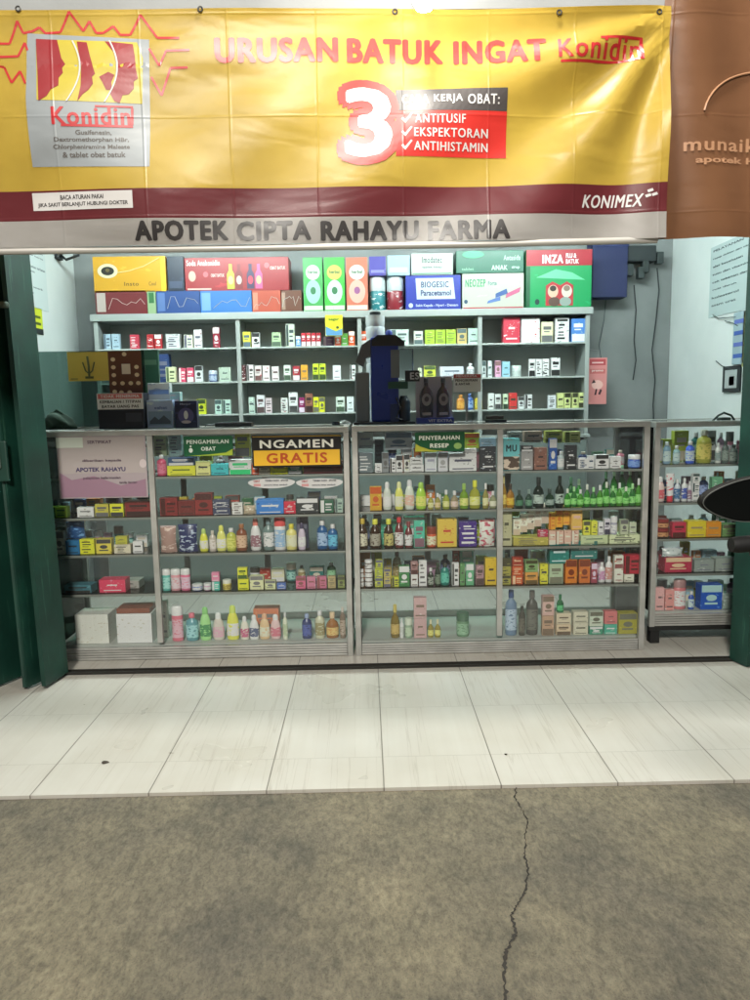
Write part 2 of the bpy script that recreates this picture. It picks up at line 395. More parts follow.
# ------------------------------------------------------------------ banner
def bd(x, z):
    """relief of the hanging vinyl: pull folds from the right top corner, creases along the top, soft billow"""
    cx, cz = 1.0, 2.50
    dx, dz = x-cx, z-cz
    ang = math.atan2(-dz, -dx+1e-6)
    rad = math.hypot(dx, dz)
    f = 0.022*math.sin(ang*11+0.6)*min(1, rad/0.35)*math.exp(-max(0, rad-0.3)/0.55)
    g = 0.004*math.sin(z*42+math.sin(x*2.1)*1.2)*math.exp(-(2.5-z)/0.10)
    h = 0.014*math.sin(x*2.3+0.4)*math.sin((z-1.8)*3.5)+0.0045*math.sin(x*7.1+z*5.0)
    u = 0.005*math.sin(x*9.0-z*14+1.0+0.9*math.sin(x*3))*(1 if z < 2.35 else 0.5)
    w = 0.006*math.sin(x*6.3+z*11)*math.exp(-abs(x+0.95)/0.35)
    return f+g+h+u+w
    for xc in (-1.22, -0.97, -0.52, -0.37, -0.12, 0.18, 0.42, 0.68, 0.9): c += 0.0016*math.exp(-((x-xc)/0.006)**2)
    for zc in (2.06, 2.33): c += 0.0014*math.exp(-((z-zc)/0.006)**2)
    return f+g+h+u+w-c
def bl(x, z, layer=0): return Vector((x, Y_B+bd(x, z)-0.0009*layer, z))
def vinyl(name, h, h2=None, x_a=0, x_b=1, k=1.0):
    m, n, l, b = newmat(name)
    t = n.new('ShaderNodeTexCoord')
    col = None
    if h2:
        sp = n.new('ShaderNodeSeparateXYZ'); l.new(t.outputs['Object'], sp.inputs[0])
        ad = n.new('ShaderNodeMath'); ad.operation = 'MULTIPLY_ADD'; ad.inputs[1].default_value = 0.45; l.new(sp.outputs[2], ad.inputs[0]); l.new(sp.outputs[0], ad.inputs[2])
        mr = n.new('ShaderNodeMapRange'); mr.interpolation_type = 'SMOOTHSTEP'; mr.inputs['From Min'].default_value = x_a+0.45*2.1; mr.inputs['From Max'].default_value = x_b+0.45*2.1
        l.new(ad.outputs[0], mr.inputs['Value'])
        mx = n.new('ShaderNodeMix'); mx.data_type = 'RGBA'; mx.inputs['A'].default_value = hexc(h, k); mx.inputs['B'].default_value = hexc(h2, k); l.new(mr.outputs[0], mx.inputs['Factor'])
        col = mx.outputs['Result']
    d = n.new('ShaderNodeTexNoise'); d.inputs['Scale'].default_value = 3.2; d.inputs['Detail'].default_value = 8; l.new(t.outputs['Object'], d.inputs['Vector'])
    dr = n.new('ShaderNodeValToRGB'); dr.color_ramp.elements[0].position = 0.3; dr.color_ramp.elements[0].color = (0.80, 0.78, 0.76, 1); dr.color_ramp.elements[1].position = 0.62
    l.new(d.outputs['Fac'], dr.inputs[0])
    mu = n.new('ShaderNodeMix'); mu.data_type = 'RGBA'; mu.blend_type = 'MULTIPLY'; mu.inputs['Factor'].default_value = 1
    if col: l.new(col, mu.inputs['A'])
    else: mu.inputs['A'].default_value = hexc(h, k)
    l.new(dr.outputs[0], mu.inputs['B']); l.new(mu.outputs['Result'], b.inputs['Base Color'])
    b.inputs['Roughness'].default_value = 0.33; b.inputs['Specular IOR Level'].default_value = 0.38
    w = n.new('ShaderNodeTexNoise'); w.inputs['Scale'].default_value = 3.2; w.inputs['Detail'].default_value = 2; w.inputs['Distortion'].default_value = 0.5
    mp = n.new('ShaderNodeMapping'); mp.inputs['Rotation'].default_value = (0, R(35), 0); mp.inputs['Scale'].default_value = (1, 1, 2.6)
    l.new(t.outputs['Object'], mp.inputs[0]); l.new(mp.outputs[0], w.inputs['Vector'])
    # fold creases left from packing
    sp2 = n.new('ShaderNodeSeparateXYZ'); l.new(t.outputs['Object'], sp2.inputs[0]); prev = w.outputs['Fac']
    for ax, per, off in ((0, 0.272, 5.03), (2, 0.30, 5.1)):
        aa = n.new('ShaderNodeMath'); aa.operation = 'ADD'; aa.inputs[1].default_value = off; l.new(sp2.outputs[ax], aa.inputs[0])
        dd = n.new('ShaderNodeMath'); dd.operation = 'PINGPONG'; dd.inputs[1].default_value = per/2; l.new(aa.outputs[0], dd.inputs[0])
        rg = n.new('ShaderNodeMapRange'); rg.interpolation_type = 'SMOOTHSTEP'; rg.inputs['From Min'].default_value = 0; rg.inputs['From Max'].default_value = 0.006; rg.inputs['To Min'].default_value = 0.10; rg.inputs['To Max'].default_value = 0; l.new(dd.outputs[0], rg.inputs['Value'])
        sm_ = n.new('ShaderNodeMath'); sm_.operation = 'ADD'; l.new(rg.outputs[0], sm_.inputs[0]); l.new(prev, sm_.inputs[1]); prev = sm_.outputs[0]
    bp = n.new('ShaderNodeBump'); bp.inputs['Strength'].default_value = 0.5; bp.inputs['Distance'].default_value = 0.010
    l.new(prev, bp.inputs['Height']); l.new(bp.outputs[0], b.inputs['Normal'])
    return m
def bz(px, py): return P(px, py, Y_B)
bn = empty('banner', (0, Y_B, 2.5), 'wide yellow vinyl shop banner with maroon and white strips across the shopfront', 'banner')
def bpart(name, bm, m, layer):
    # split long edges, then lay the piece on the vinyl relief
    bmesh.ops.triangulate(bm, faces=[f for f in bm.faces if len(f.verts) > 4])
    for it in range(9):
        es = [e for e in bm.edges if e.calc_length() > 0.022]
        if not es: break
        bmesh.ops.subdivide_edges(bm, edges=es, cuts=1)
        bmesh.ops.triangulate(bm, faces=[f for f in bm.faces if len(f.verts) > 4])
    for v in bm.verts:
        p = bl(v.co.x, v.co.z, layer); v.co = Vector((p.x, p.y-Y_B+v.co.y, p.z-2.5))
    return link(name, bm, m, bn, False)
def rect_bm(x0, x1, z0, z1, slope=0.0):
    bm = bmesh.new(); nx_ = max(1, int(abs(x1-x0)/0.02)); nz_ = max(1, int(abs(z1-z0)/0.02))
    vs = [[bm.verts.new((x0+(x1-x0)*i/nx_, 0, z0+(z1-z0)*j/nz_+slope*(x1-x0)*i/nx_)) for i in range(nx_+1)] for j in range(nz_+1)]
    for j in range(nz_):
        for i in range(nx_): bm.faces.new((vs[j][i], vs[j][i+1], vs[j+1][i+1], vs[j+1][i]))
    return bm
bx1 = bz(668, 130).x; bx0 = bz(0, 130).x-0.9
zt = bz(375, 8).z; zb = bz(340, 243).z
z_m1 = bz(340, 187).z; z_m0 = bz(340, 216.5).z
# sheet with its printed fields (real thickness)
def sheet(x0, x1, z0, z1, name, m, layer=0):
    bm = rect_bm(x0, x1, z0, z1)
    for v in bm.verts:
        p = bl(v.co.x, v.co.z, layer); v.co = Vector((p.x, p.y-Y_B, p.z-2.5))
    bmesh.ops.solidify(bm, geom=bm.faces[:], thickness=0.0012)
    return link(name, bm, m, bn, True)
sheet(bx0, bx1, z_m1, zt, 'yellow_field', vinyl('yellow_vinyl', 'dcbc4c', 'bd8350', 0.30, 0.88))  # tan towards the right is partly print, partly dimmer light put into the colour
sheet(bx0, bx1, z_m0, z_m1, 'maroon_strip', vinyl('maroon_vinyl', '7c3338', '7a3c38', 0.5, 1.1))
sheet(bx0, bx1, zb, z_m0, 'white_strip', vinyl('white_vinyl', 'bdb9b4', 'c4b8a8', 0.5, 1.1))
# hem pole along the bottom edge
bm = bmesh.new(); tube(bm, [(bx0, 0.012, zb-2.5-0.008), (-0.4, 0.012+bd(-0.4, zb), zb-2.5-0.010), (0.4, 0.012+bd(0.4, zb), zb-2.5-0.010), (bx1-0.02, 0.012, zb-2.5-0.002)], 0.011, 10)
link('hem_pole', bm, mat('b5b2ab', 0.45, 0.3), bn, True)
def bt(s, x0, x1, y0, y1, m, layer, bold=0.03, shear=0.0, name='lettering'):
    a = bz(x0, y1); b_ = bz(x1, y0); ym = bz((x0+x1)/2, y1).z; yt = bz((x0+x1)/2, y0).z
    return bpart(name, text_bm(s, a.x, b_.x, ym, yt, bold, shear), m, layer)
def brect(x0, x1, y0, y1, m, layer, name):
    a = bz(x0, y1); b_ = bz(x1, y0); ym = bz((x0+x1)/2, y1).z; yt = bz((x0+x1)/2, y0).z
    return bpart(name, rect_bm(a.x, b_.x, ym, yt), m, layer)
def bpoly(pts, m, layer, name):
    return bpart(name, poly_bm([(bz(x, y).x, bz(x, y).z) for x, y in pts]), m, layer)
INK_R = vinyl('red_ink', 'bd2a22'); INK_DR = vinyl('dark_red_ink', 'b3262a'); INK_W = vinyl('white_ink', 'c2c0be'); INK_K = vinyl('black_ink', '2e2b2a')
INK_G = vinyl('grey_ink', '56514d'); INK_PALE = vinyl('pale_sticker', '8b9194')
for s_, a_, b_ in (('URUSAN', 215, 338), ('BATUK', 347, 444), ('INGAT', 454, 547)): bt(s_, a_, b_, 37-(a_-215)*0.004, 63-(a_-215)*0.004, INK_R, 1.5, 0.075)
bt('Konidin', 558, 642, 37, 58, INK_DR, 1.5, 0.04, name='logo_lettering')
bpoly([(560, 61), (640, 57), (640, 59.5), (560, 63.5)], INK_DR, 1.5, 'logo_underline')
for pts in ([(600, 37), (644, 35.5), (644, 38), (600, 39.5)], [(641, 36), (644.5, 36), (644, 59), (640.5, 59)]): bpoly(pts, INK_DR, 1.9, 'logo_frame')
# big 3 with outline
bt('3', 337, 400, 79, 166, INK_R, 1.5, 0.17, name='numeral_outline')
bt('3', 345, 392, 87, 158, INK_W, 3.2, 0.055, name='numeral')
brect(396, 508, 88, 110, vinyl('charcoal_ink', '45403f'), 1.2, 'charcoal_panel'); brect(396, 508, 110.3, 156, INK_R, 1.2, 'red_panel')
for s_, a_, b_ in (('CARA', 402, 429), ('KERJA', 434, 463), ('OBAT:', 468, 500)): bt(s_, a_, b_, 93.5, 103.5, INK_W, 2.4, 0.035)
for i, s in enumerate(('ANTITUSIF', 'EKSPEKTORAN', 'ANTIHISTAMIN')):
    y = 114+i*13.6; w = (415, 466) if i == 0 else ((414, 489) if i == 1 else (414, 489))
    bt(s, w[0], w[1], y, y+9, INK_W, 2.4, 0.035)
    bpoly([(401, y+5), (403, y+3.5), (405, y+6), (411, y-1), (412.5, y), (405.3, y+9.5)], INK_W, 2.4, 'tick_mark')
for s_, a_, b_ in (('APOTEK', 136, 228), ('CIPTA', 237, 311), ('RAHAYU', 321, 419), ('FARMA', 428, 510)): bt(s_, a_, b_, 221-(a_-136)*0.004, 241-(a_-136)*0.004, INK_K, 1.5, 0.075)
bt('KONIMEX', 583, 644, 193.5, 206.5, INK_W, 1.5, 0.035, 0.25)
for dx, dy in ((647, 190), (651, 194), (645, 195)): bpoly([(dx, dy), (dx+5, dy-1.5), (dx+6, dy+1), (dx+1, dy+2.6)], INK_W, 1.5, 'logo_mark')
for px_ in (20, 201, 395, 560, 660):
    q_ = bz(px_, 11); bm = bmesh.new(); ring_ = [(q_.x+0.007*math.cos(2*math.pi*k/12), bd(q_.x, q_.z)-0.003, q_.z-2.5+0.007*math.sin(2*math.pi*k/12)) for k in range(13)]
    tube(bm, ring_, 0.0025, 6); link('eyelet', bm, mat('3a3834', 0.4, 0.6), bn, True)
# heartbeat line in three traces
def trace(pts, name='pulse_line'):
    bm = bmesh.new()
    for (a, b_) in zip(pts[:-1], pts[1:]):
        A = bz(*a); B = bz(*b_); d = (B-A); nrm = Vector((-d.z, 0, d.x)).normalized()*0.0035
        bm.faces.new([bm.verts.new(q) for q in (Vector((A.x, 0, A.z))-nrm, Vector((B.x, 0, B.z))-nrm, Vector((B.x, 0, B.z))+nrm, Vector((A.x, 0, A.z))+nrm)])
    for f in bm.faces:
        f.normal_update()
        if f.normal.y > 0: f.normal_flip()
    return bpart(name, bm, INK_DR, 1.5)
trace([(-5, 45), (11, 45), (18, 22), (24, 34), (33, 32), (40, 28), (46, 34), (61, 33), (70, 13), (84, 32), (90, 22), (97, 34), (104, 34), (114, 27), (121, 36), (131, 36), (141, 16), (158, 39), (180, 39)])
trace([(-5, 59), (20, 58), (26, 44), (29, 52)]); trace([(-5, 68), (6, 69), (14, 85), (22, 73), (28, 86)])
trace([(150, 50), (160, 67), (167, 52), (190, 51)]); trace([(152, 78), (162, 96), (171, 69), (188, 68)])
# pale square emblem patch
bpoly([(28, 34), (150, 41), (151, 168), (34, 168), (29, 100)], INK_PALE, 1.1, 'emblem_patch')
YP = vinyl('yellow_ink', 'b5a535'); RP = vinyl('brick_ink', '8c2429')
bpoly([(37, 40), (138, 44), (144, 60), (143, 105), (40, 103)], YP, 2.0, 'emblem_ground')
bpoly([(37, 40), (58, 41), (61, 52), (63, 60), (67, 66), (64, 70), (65, 75), (61, 80), (61, 88), (54, 92), (50, 99), (42, 104)], RP, 2.9, 'face_profile')
bpoly([(78, 43), (88, 44), (91, 56), (95, 70), (97, 76), (94, 79), (95, 86), (91, 92), (85, 97), (80, 104), (83, 88), (83, 68)], RP, 2.9, 'face_profile')
bpoly([(106, 43), (134, 46), (136, 58), (137, 70), (139, 80), (135, 83), (135, 90), (130, 96), (124, 97), (121, 105), (116, 103), (112, 96), (117, 86), (119, 70), (115, 54)], RP, 2.9, 'face_profile')
bpoly([(101, 79), (110, 74), (116, 77), (113, 84), (114, 92), (108, 92), (104, 84)], RP, 2.9, 'hand_shape')
def arc(x0, x1, bulge, name='white_arc'):
    L = []; Rr = []
    for k in range(15):
        t = k/14; y = 42+62*t; x = x0+bulge*math.sin(math.pi*(0.2+0.8*t)*0.9); L.append((x, y)); Rr.append((x+1.6, y))
    bpoly(L+Rr[::-1], INK_W, 3.6, name)
arc(63, 0, 18); arc(100, 0, 18)
bt('Konidin', 55, 131, 109, 127, INK_DR, 2.0, 0.05, name='logo_lettering')
for pts in ([(64, 126.5), (134, 126.5), (134, 129), (64, 129)], [(97, 107.5), (134, 107.5), (134, 109.3), (97, 109.3)], [(132, 109.5), (134.4, 109.5), (134.4, 126.3), (132, 126.3)]): bpoly(pts, INK_DR, 2.4, 'logo_frame')
for i, (s, a, b_) in enumerate((('Guaifenesin,', 78, 113), ('Dextromethorphan HBr,', 57, 130), ('Chlorpheniramine Maleate', 56, 131), ('& tablet obat batuk', 65, 127))):
    bt(s, a, b_, 132+i*7.2, 137.5+i*7.2, INK_G, 2.0, 0.02)
brect(33, 134, 192.5, 210, INK_W, 1.2, 'notice_patch')
bt('BACA ATURAN PAKAI', 61, 105, 195.5, 200, INK_K, 2.2, 0.02); bt('JIKA SAKIT BERLANJUT HUBUNGI DOKTER', 38, 130, 202.5, 207.5, INK_K, 2.2, 0.02)

# brown banner beside it
bb = empty('banner', (1.4, Y_B+0.03, 2.5), 'faded brown vinyl banner at the right of the yellow banner', 'banner')
def brown(x, z): return 0.012*math.sin(x*21+z*3)+0.008*math.sin(z*9+x*6)
c0 = P(661, 130, Y_B+0.03).x; zt2 = P(710, -25, Y_B).z; zb2 = P(710, 238, Y_B+0.03).z
bm = rect_bm(c0, c0+1.6, zb2, zt2)
for v in bm.verts: v.co = Vector((v.co.x-1.4, brown(v.co.x, v.co.z), v.co.z-2.5))
bmesh.ops.solidify(bm, geom=bm.faces[:], thickness=0.0012)
link('vinyl_sheet', bm, vinyl('brown_vinyl', '946848', 'a8744c', 1.1, 1.35), bb, True)
def brt(s, x0, x1, y0, y1, m, bold=0.03):
    a = P(x0, y1, Y_B+0.03); b_ = P(x1, y0, Y_B+0.03); t_ = text_bm(s, a.x, b_.x, a.z, b_.z, bold)
    for it in range(5):
        es = [e for e in t_.edges if e.calc_length() > 0.03]
        if not es: break
        bmesh.ops.subdivide_edges(t_, edges=es, cuts=1); bmesh.ops.triangulate(t_, faces=[f for f in t_.faces if len(f.verts) > 4])
    for v in t_.verts: v.co = Vector((v.co.x-1.4, brown(v.co.x, v.co.z)-0.003+v.co.y, v.co.z-2.5))
    link('lettering', t_, m, bb)
brt('munaik', 683, 760, 137, 152, vinyl('tan_ink', 'a67c5c'), 0.05); brt('apotek Hidup', 694, 790, 156, 166, vinyl('tan_ink', 'a67c5c'))
bm = bmesh.new(); rr = []
for k in range(20):
    a = math.pi*(0.05+0.9*k/19); c = P(755, 118, Y_B+0.03); x = c.x-0.17*math.cos(a)*1.0; z = c.z+0.14*math.sin(a)
    rr.append((x-1.4, brown(x, z)-0.004, z-2.5))
tube(bm, rr, 0.0035, 6); link('cup_outline', bm, vinyl('tan_ink', 'a67c5c'), bb)

# ------------------------------------------------------------------ folding doors
GREEN = None
def green_mat():
    m, n, l, b = newmat('green_door_paint')
    t = n.new('ShaderNodeTexCoord'); x = n.new('ShaderNodeTexNoise'); x.inputs['Scale'].default_value = 5; x.inputs['Detail'].default_value = 9
    l.new(t.outputs['Object'], x.inputs['Vector'])
    r = n.new('ShaderNodeValToRGB'); r.color_ramp.elements[0].position = 0.3; r.color_ramp.elements[0].color = (0.003, 0.024, 0.017, 1); r.color_ramp.elements[1].position = 0.7; r.color_ramp.elements[1].color = (0.006, 0.050, 0.033, 1)
    l.new(x.outputs['Fac'], r.inputs[0]); l.new(r.outputs[0], b.inputs['Base Color']); b.inputs['Roughness'].default_value = 0.5
    mp = n.new('ShaderNodeMapping'); mp.inputs['Scale'].default_value = (26, 26, 1.6); l.new(t.outputs['Object'], mp.inputs[0])
    x2 = n.new('ShaderNodeTexNoise'); x2.inputs['Scale'].default_value = 1.4; x2.inputs['Detail'].default_value = 8; x2.inputs['Roughness'].default_value = 0.7; l.new(mp.outputs[0], x2.inputs['Vector'])
    r2 = n.new('ShaderNodeValToRGB'); r2.color_ramp.elements[0].position = 0.60; r2.color_ramp.elements[0].color = (0, 0, 0, 1); r2.color_ramp.elements[1].position = 0.70; l.new(x2.outputs['Fac'], r2.inputs[0])
    mx = n.new('ShaderNodeMix'); mx.data_type = 'RGBA'; l.new(r2.outputs[0], mx.inputs['Factor']); l.new(r.outputs[0], mx.inputs['A']); mx.inputs['B'].default_value = (0.035, 0.11, 0.075, 1); l.new(mx.outputs['Result'], b.inputs['Base Color'])
    return m
GREEN = green_mat()
def door(sgn, x_in, y_f, y_b, label, w=0.75):
    o = empty('folding_door', (x_in, y_f, 0), label, 'door', 'green folding doors')
    ztop = 2.42
    # accordion leaves, folded and stacked
    x = 0.0; k = 0
    while x < w:
        dx = 0.085 if k else 0.03
        a = (x, 0.0 if k % 2 == 0 else (y_b-y_f)); b_ = (x+dx, (y_b-y_f) if k % 2 == 0 else 0.0)
        if k == 0: a = (0, y_b-y_f); b_ = (0.03, 0)
        bm = bmesh.new(); A = Vector((sgn*a[0], a[1], 0)); B = Vector((sgn*b_[0], b_[1], 0)); d = (B-A); nn = Vector((-d.y, d.x, 0)).normalized()*0.011
        pts = [A-nn, B-nn, B+nn, A+nn]
        lo = [bm.verts.new((p.x, p.y, 0.006)) for p in pts]; hi = [bm.verts.new((p.x, p.y, ztop)) for p in pts]
        for i in range(4): bm.faces.new((lo[i], lo[(i+1) % 4], hi[(i+1) % 4], hi[i]))
        bm.faces.new(lo[::-1]); bm.faces.new(hi); bmesh.ops.recalc_face_normals(bm, faces=bm.faces)
        link('door_leaf', bm, GREEN, o)
        x += dx if k else 0.03; k += 1
        if k > 8: break
    return o
ld = door(-1, P(42, 560, 3.45).x, 3.37, 3.56, 'dark green metal folding door stacked open at the left side')
rd = door(1, P(738, 560, 3.56).x, 3.47, 3.58, 'dark green metal folding door stacked open at the right side')
ld.rotation_euler = (0, R(-1.2), 0); ld.location.x += 0.03; ld.location.z = 0.012
# lock plates
def lockplate(parent, x, z, s):
    bm = bmesh.new(); box(bm, -0.035, 0.035, -0.03, -0.012, z-0.11, z+0.07, 0.006); o = link('lock_plate', bm, GREEN, parent); o.location.x = x
    bm = bmesh.new(); box(bm, -0.008, 0.008, -0.045, -0.031, z-0.05, z+0.055, 0.004); q = link('handle', bm, mat('8a8f86', 0.4, 0.6), o)
lockplate(ld, -0.115, P(33, 458, 3.37).z, -1)
bm = bmesh.new(); lathe(bm, [(0.02, -0.012), (0.024, 0), (0.02, 0.012)], 14); o = link('knob', bm, mat('4f5a50', 0.5, 0.5), ld, True); o.location = (-0.03, -0.03, P(30, 308, 3.37).z)
for zz in (331, 434): 
    bm = bmesh.new(); lathe(bm, [(0.016, -0.014), (0.02, 0), (0.016, 0.014)], 14); o = link('knob', bm, mat('24382c', 0.5, 0.5), rd, True); o.location = (0.015, -0.03, P(741, zz, 3.5).z)

# ------------------------------------------------------------------ display cases
def case(name, x0, x1, yf, dep, zlo, ztop, shelves, mids, label, legs=False):
    o = empty(name, ((x0+x1)/2, yf+dep/2, 0), label, 'display case')
    ox, oy = (x0+x1)/2, yf+dep/2
    def part(nm, a, b, c, d, e, f, m, bev=0.0015):
        bm = bmesh.new(); box(bm, a-ox, b-ox, c-oy, d-oy, e, f, bev); return link(nm, bm, m, o)
    pw = 0.028
    for xx in (x0, x1-pw):
        part('corner_post', xx, xx+pw, yf, yf+pw, zlo, ztop-0.03, alu()); part('corner_post', xx, xx+pw, yf+dep-pw, yf+dep, zlo, ztop-0.03, alu())
    for xx in mids: part('middle_post', xx-pw/2, xx+pw/2, yf+0.001, yf+pw, zlo+0.09, ztop-0.03, alu())
    # top frame
    part('top_rail', x0, x1, yf-0.004, yf+0.03, ztop-0.029, ztop, alu(), 0.004); part('top_rail', x0, x1, yf+dep-0.03, yf+dep+0.004, ztop-0.029, ztop, alu(), 0.004)
    for xx in (x0, x1-0.03): part('top_rail', xx, xx+0.03, yf+0.031, yf+dep-0.031, ztop-0.029, ztop-0.001, alu())
    part('top_glass', x0+0.031, x1-0.031, yf+0.031, yf+dep-0.031, ztop-0.010, ztop-0.003, GLASS, 0)
    # ribbed plinth
    bm = bmesh.new(); zb_ = zlo+0.002; zt_ = shelves[-1]-0.008
    nr = 5
    for k in range(nr):
        a = zb_+(zt_-zb_)*k/nr; b_ = zb_+(zt_-zb_)*(k+1)/nr
        box(bm, x0+pw+0.001-ox, x1-pw-0.001-ox, yf+0.004-oy, yf+0.02-oy, a, b_-0.002, 0.003)
    link('base_panel', bm, alu(), o)
    part('base_board', x0+0.03, x1-0.03, yf+0.03, yf+dep-0.03, shelves[-1]-0.014, shelves[-1]-0.001, mat('b8bcb6', 0.5))
    part('back_rail', x0+pw+0.001, x1-pw-0.001, yf+dep-0.022, yf+dep-0.004, zlo+0.01, shelves[-1]+0.035, alu())
    for z in shelves[:-1]:
        part('glass_shelf', x0+0.004, x1-0.004, yf+0.034, yf+dep-0.06, z-0.007, z-0.001, SHELFGLASS, 0)
        q = part('shelf_rail', x0+pw+0.001, x1-pw-0.001, yf+0.022, yf+0.033, z-0.013, z-0.002, mat('8f938c', 0.4, 0.4), 0.001)
    part('front_glass', x0+pw+0.001, x1-pw-0.001, yf+0.010, yf+0.014, shelves[-1]-0.006, ztop-0.031, GLASS, 0)
    for xx in (x0+0.011, x1-0.015): part('side_glass', xx, xx+0.004, yf+pw+0.001, yf+dep-pw-0.001, shelves[-1]+0.001, ztop-0.031, GLASS, 0)
    if legs:
        for xx in (x0+0.01, x1-0.06):
            for yy in (yf+0.01, yf+dep-0.06): part('leg', xx, xx+0.05, yy, yy+0.05, 0.002, zlo-0.001, mat('141414', 0.6))
        part('bottom_rail', x0, x1, yf+0.002, yf+0.02, zlo-0.022, zlo-0.002, mat('1c1d1b', 0.5))
    return o
def zf(px, py, Y=None): return P(px, py, Y or Y_CASE+0.03).z
YC = Y_CASE
ca_x0, ca_x1 = P(46, 545, YC).x, P(351, 545, YC).x
cb_x0, cb_x1 = P(354, 545, YC).x, P(647, 545, YC).x
shA = [zf(255, 475), zf(255, 515), zf(255, 552), zf(255, 591), zf(255, 642)]
shB = [zf(500, 471), zf(500, 509), zf(500, 547), zf(500, 586), zf(500, 638)]
ZTOP = P(250, 428, YC).z
midA = P(155, 545, YC).x; midB = P(500, 545, YC).x
case('glass_display_case', ca_x0, ca_x1, YC, CASE_D, 0.0, ZTOP, shA, [midA], 'aluminium framed glass display case at left carrying the two signs')
case('glass_display_case', cb_x0, cb_x1, YC, CASE_D, 0.0, ZTOP+0.002, shB, [midB], 'aluminium framed glass display case at centre behind the green handover sign')
YR = YC+0.09
cc_x0 = P(652, 545, YR).x; cc_x1 = cc_x0+0.85
shC = [zf(700, 464, YR+.03), zf(700, 502, YR+.03), zf(700, 538, YR+.03), zf(700, 573, YR+.03), zf(700, 611, YR+.03)]
case('glass_display_case', cc_x0, cc_x1, YR, CASE_D, zf(700, 626, YR), P(700, 421, YR).z, shC, [], 'narrower glass display case on black legs at the far right', True)

# ------------------------------------------------------------------ back rack
rx0, rx1 = P(95, 360, Y_RACK).x, P(590, 360, Y_RACK).x
RZ = P(340, 311, Y_RACK).z
rs = [P(340, 345.5, Y_RACK).z, P(340, 379.5, Y_RACK).z, P(340, 412, Y_RACK).z]
RK = empty('shelving_rack', ((rx0+rx1)/2, Y_RACK, 0), 'wide grey shelving rack against the back wall full of small cartons', 'rack')
rox = (rx0+rx1)/2
def rpart(nm, a, b, c, d, e, f, m, bev=0.002):
    bm = bmesh.new(); box(bm, a-rox, b-rox, c-Y_RACK, d-Y_RACK, e, f, bev); return link(nm, bm, m, RK)
RM = mat('aab0ad', 0.4, 0.25); RB = wallmat('rack_panel', (0.40, 0.43, 0.41, 1), (0.47, 0.50, 0.48, 1))
rpart('rack_top', rx0-0.01, rx1+0.01, Y_RACK-0.02, Y_RACK+0.27, RZ-0.045, RZ, RM)
rpart('back_panel', rx0, rx1, Y_RACK+0.25, Y_RACK+0.262, 0.5, RZ-0.046, RB)
for px in (95, 236, 357, 483, 590):
    xx = P(px+(3 if px < 400 else -3), 360, Y_RACK).x
    rpart('upright', xx-0.014, xx+0.014, Y_RACK-0.005, Y_RACK+0.245, 0.0, RZ-0.047, RM)
for z in rs:
    rpart('shelf', rx0+0.03, rx1-0.03, Y_RACK-0.002, Y_RACK+0.24, z-0.012, z-0.001, mat('b9c1bd', 0.25, 0.1))
xs_ = [rx0+(rx1-rx0)*k/6 for k in range(7)]
for k in range(6):
    d = rpart('cabinet_door', xs_[k]+0.02, xs_[k+1]-0.02, Y_RACK-0.026, Y_RACK-0.007, 0.08, rs[2]-0.22, mat('6d7774', 0.45), 0.004)
rpart('counter_ledge', rx0, rx1, Y_RACK-0.035, Y_RACK+0.24, rs[2]-0.20, rs[2]-0.18, RM)

# ------------------------------------------------------------------ goods
NAMES = {'C': ('medicine_carton', 'carton'), 'B': ('plastic_bottle', 'bottle'), 'Y': ('syrup_bottle', 'bottle'), 'T': ('powder_bottle', 'bottle'),
         'D': ('lotion_bottle', 'bottle'), 'J': ('jar', 'jar'), 'P': ('refill_pouch', 'pouch'), 'U': ('cream_tube', 'tube'), 'S': ('oil_bottle', 'bottle')}
def front_print(w, h, c1, c2, c3, parent, pat, d):
    """label print on a carton front: bands, oval, bars (all flat ink, a hair proud)"""
    bm = bmesh.new(); y = -d/2
    def q(a, b, c, e, lay, mi):
        box(bm, a*w-w/2, b*w-w/2, y-0.0004*lay-0.0004, y-0.0002, c*h, e*h, 0, mi)
    def ell(cx, cz, rx, rz, lay, mi):
        vs = [bm.verts.new((cx*w-w/2+rx*w*math.cos(a), y-0.0004*lay-0.0005, cz*h+rz*h*math.sin(a))) for a in [2*math.pi*k/18 for k in range(18)]]
        f = bm.faces.new(vs); f.normal_update(); f.material_index = mi
        if f.normal.y > 0: f.normal_flip()
    if pat == 0: q(0.02, 0.98, 0.02, 0.34, 1, 0); q(0.15, 0.85, 0.62, 0.78, 1, 1); q(0.2, 0.7, 0.5, 0.55, 1, 1)
    elif pat == 1: q(0.02, 0.98, 0.7, 0.98, 1, 0); q(0.18, 0.8, 0.2, 0.28, 1, 1); ell(0.5, 0.47, 0.26, 0.13, 1, 0)
    elif pat == 2: ell(0.5, 0.58, 0.36, 0.24, 1, 0); q(0.3, 0.7, 0.54, 0.62, 2, 1); q(0.15, 0.85, 0.14, 0.2, 1, 1)
    elif pat == 3: q(0.04, 0.3, 0.03, 0.97, 1, 0); q(0.4, 0.9, 0.6, 0.74, 1, 1); q(0.4, 0.8, 0.42, 0.48, 1, 1); q(0.4, 0.85, 0.2, 0.3, 1, 0)
    elif pat == 4: q(0.08, 0.92, 0.42, 0.75, 1, 0); q(0.18, 0.82, 0.53, 0.65, 2, 1); q(0.1, 0.9, 0.1, 0.16, 1, 1)
    elif pat == 5:
        zz_ = 0.12
        while zz_ < 0.85:
            t_ = random.uniform(0.03, 0.09); q(0.1+random.uniform(0, .15), random.uniform(.5, .92), zz_, zz_+t_, 1, random.choice((0, 0, 1))); zz_ += t_+random.uniform(0.05, 0.14)
    return link('printed_front', bm, [printed(c2, c3, 0.4, 90, 0.62), mat(c3, 0.45)], parent)
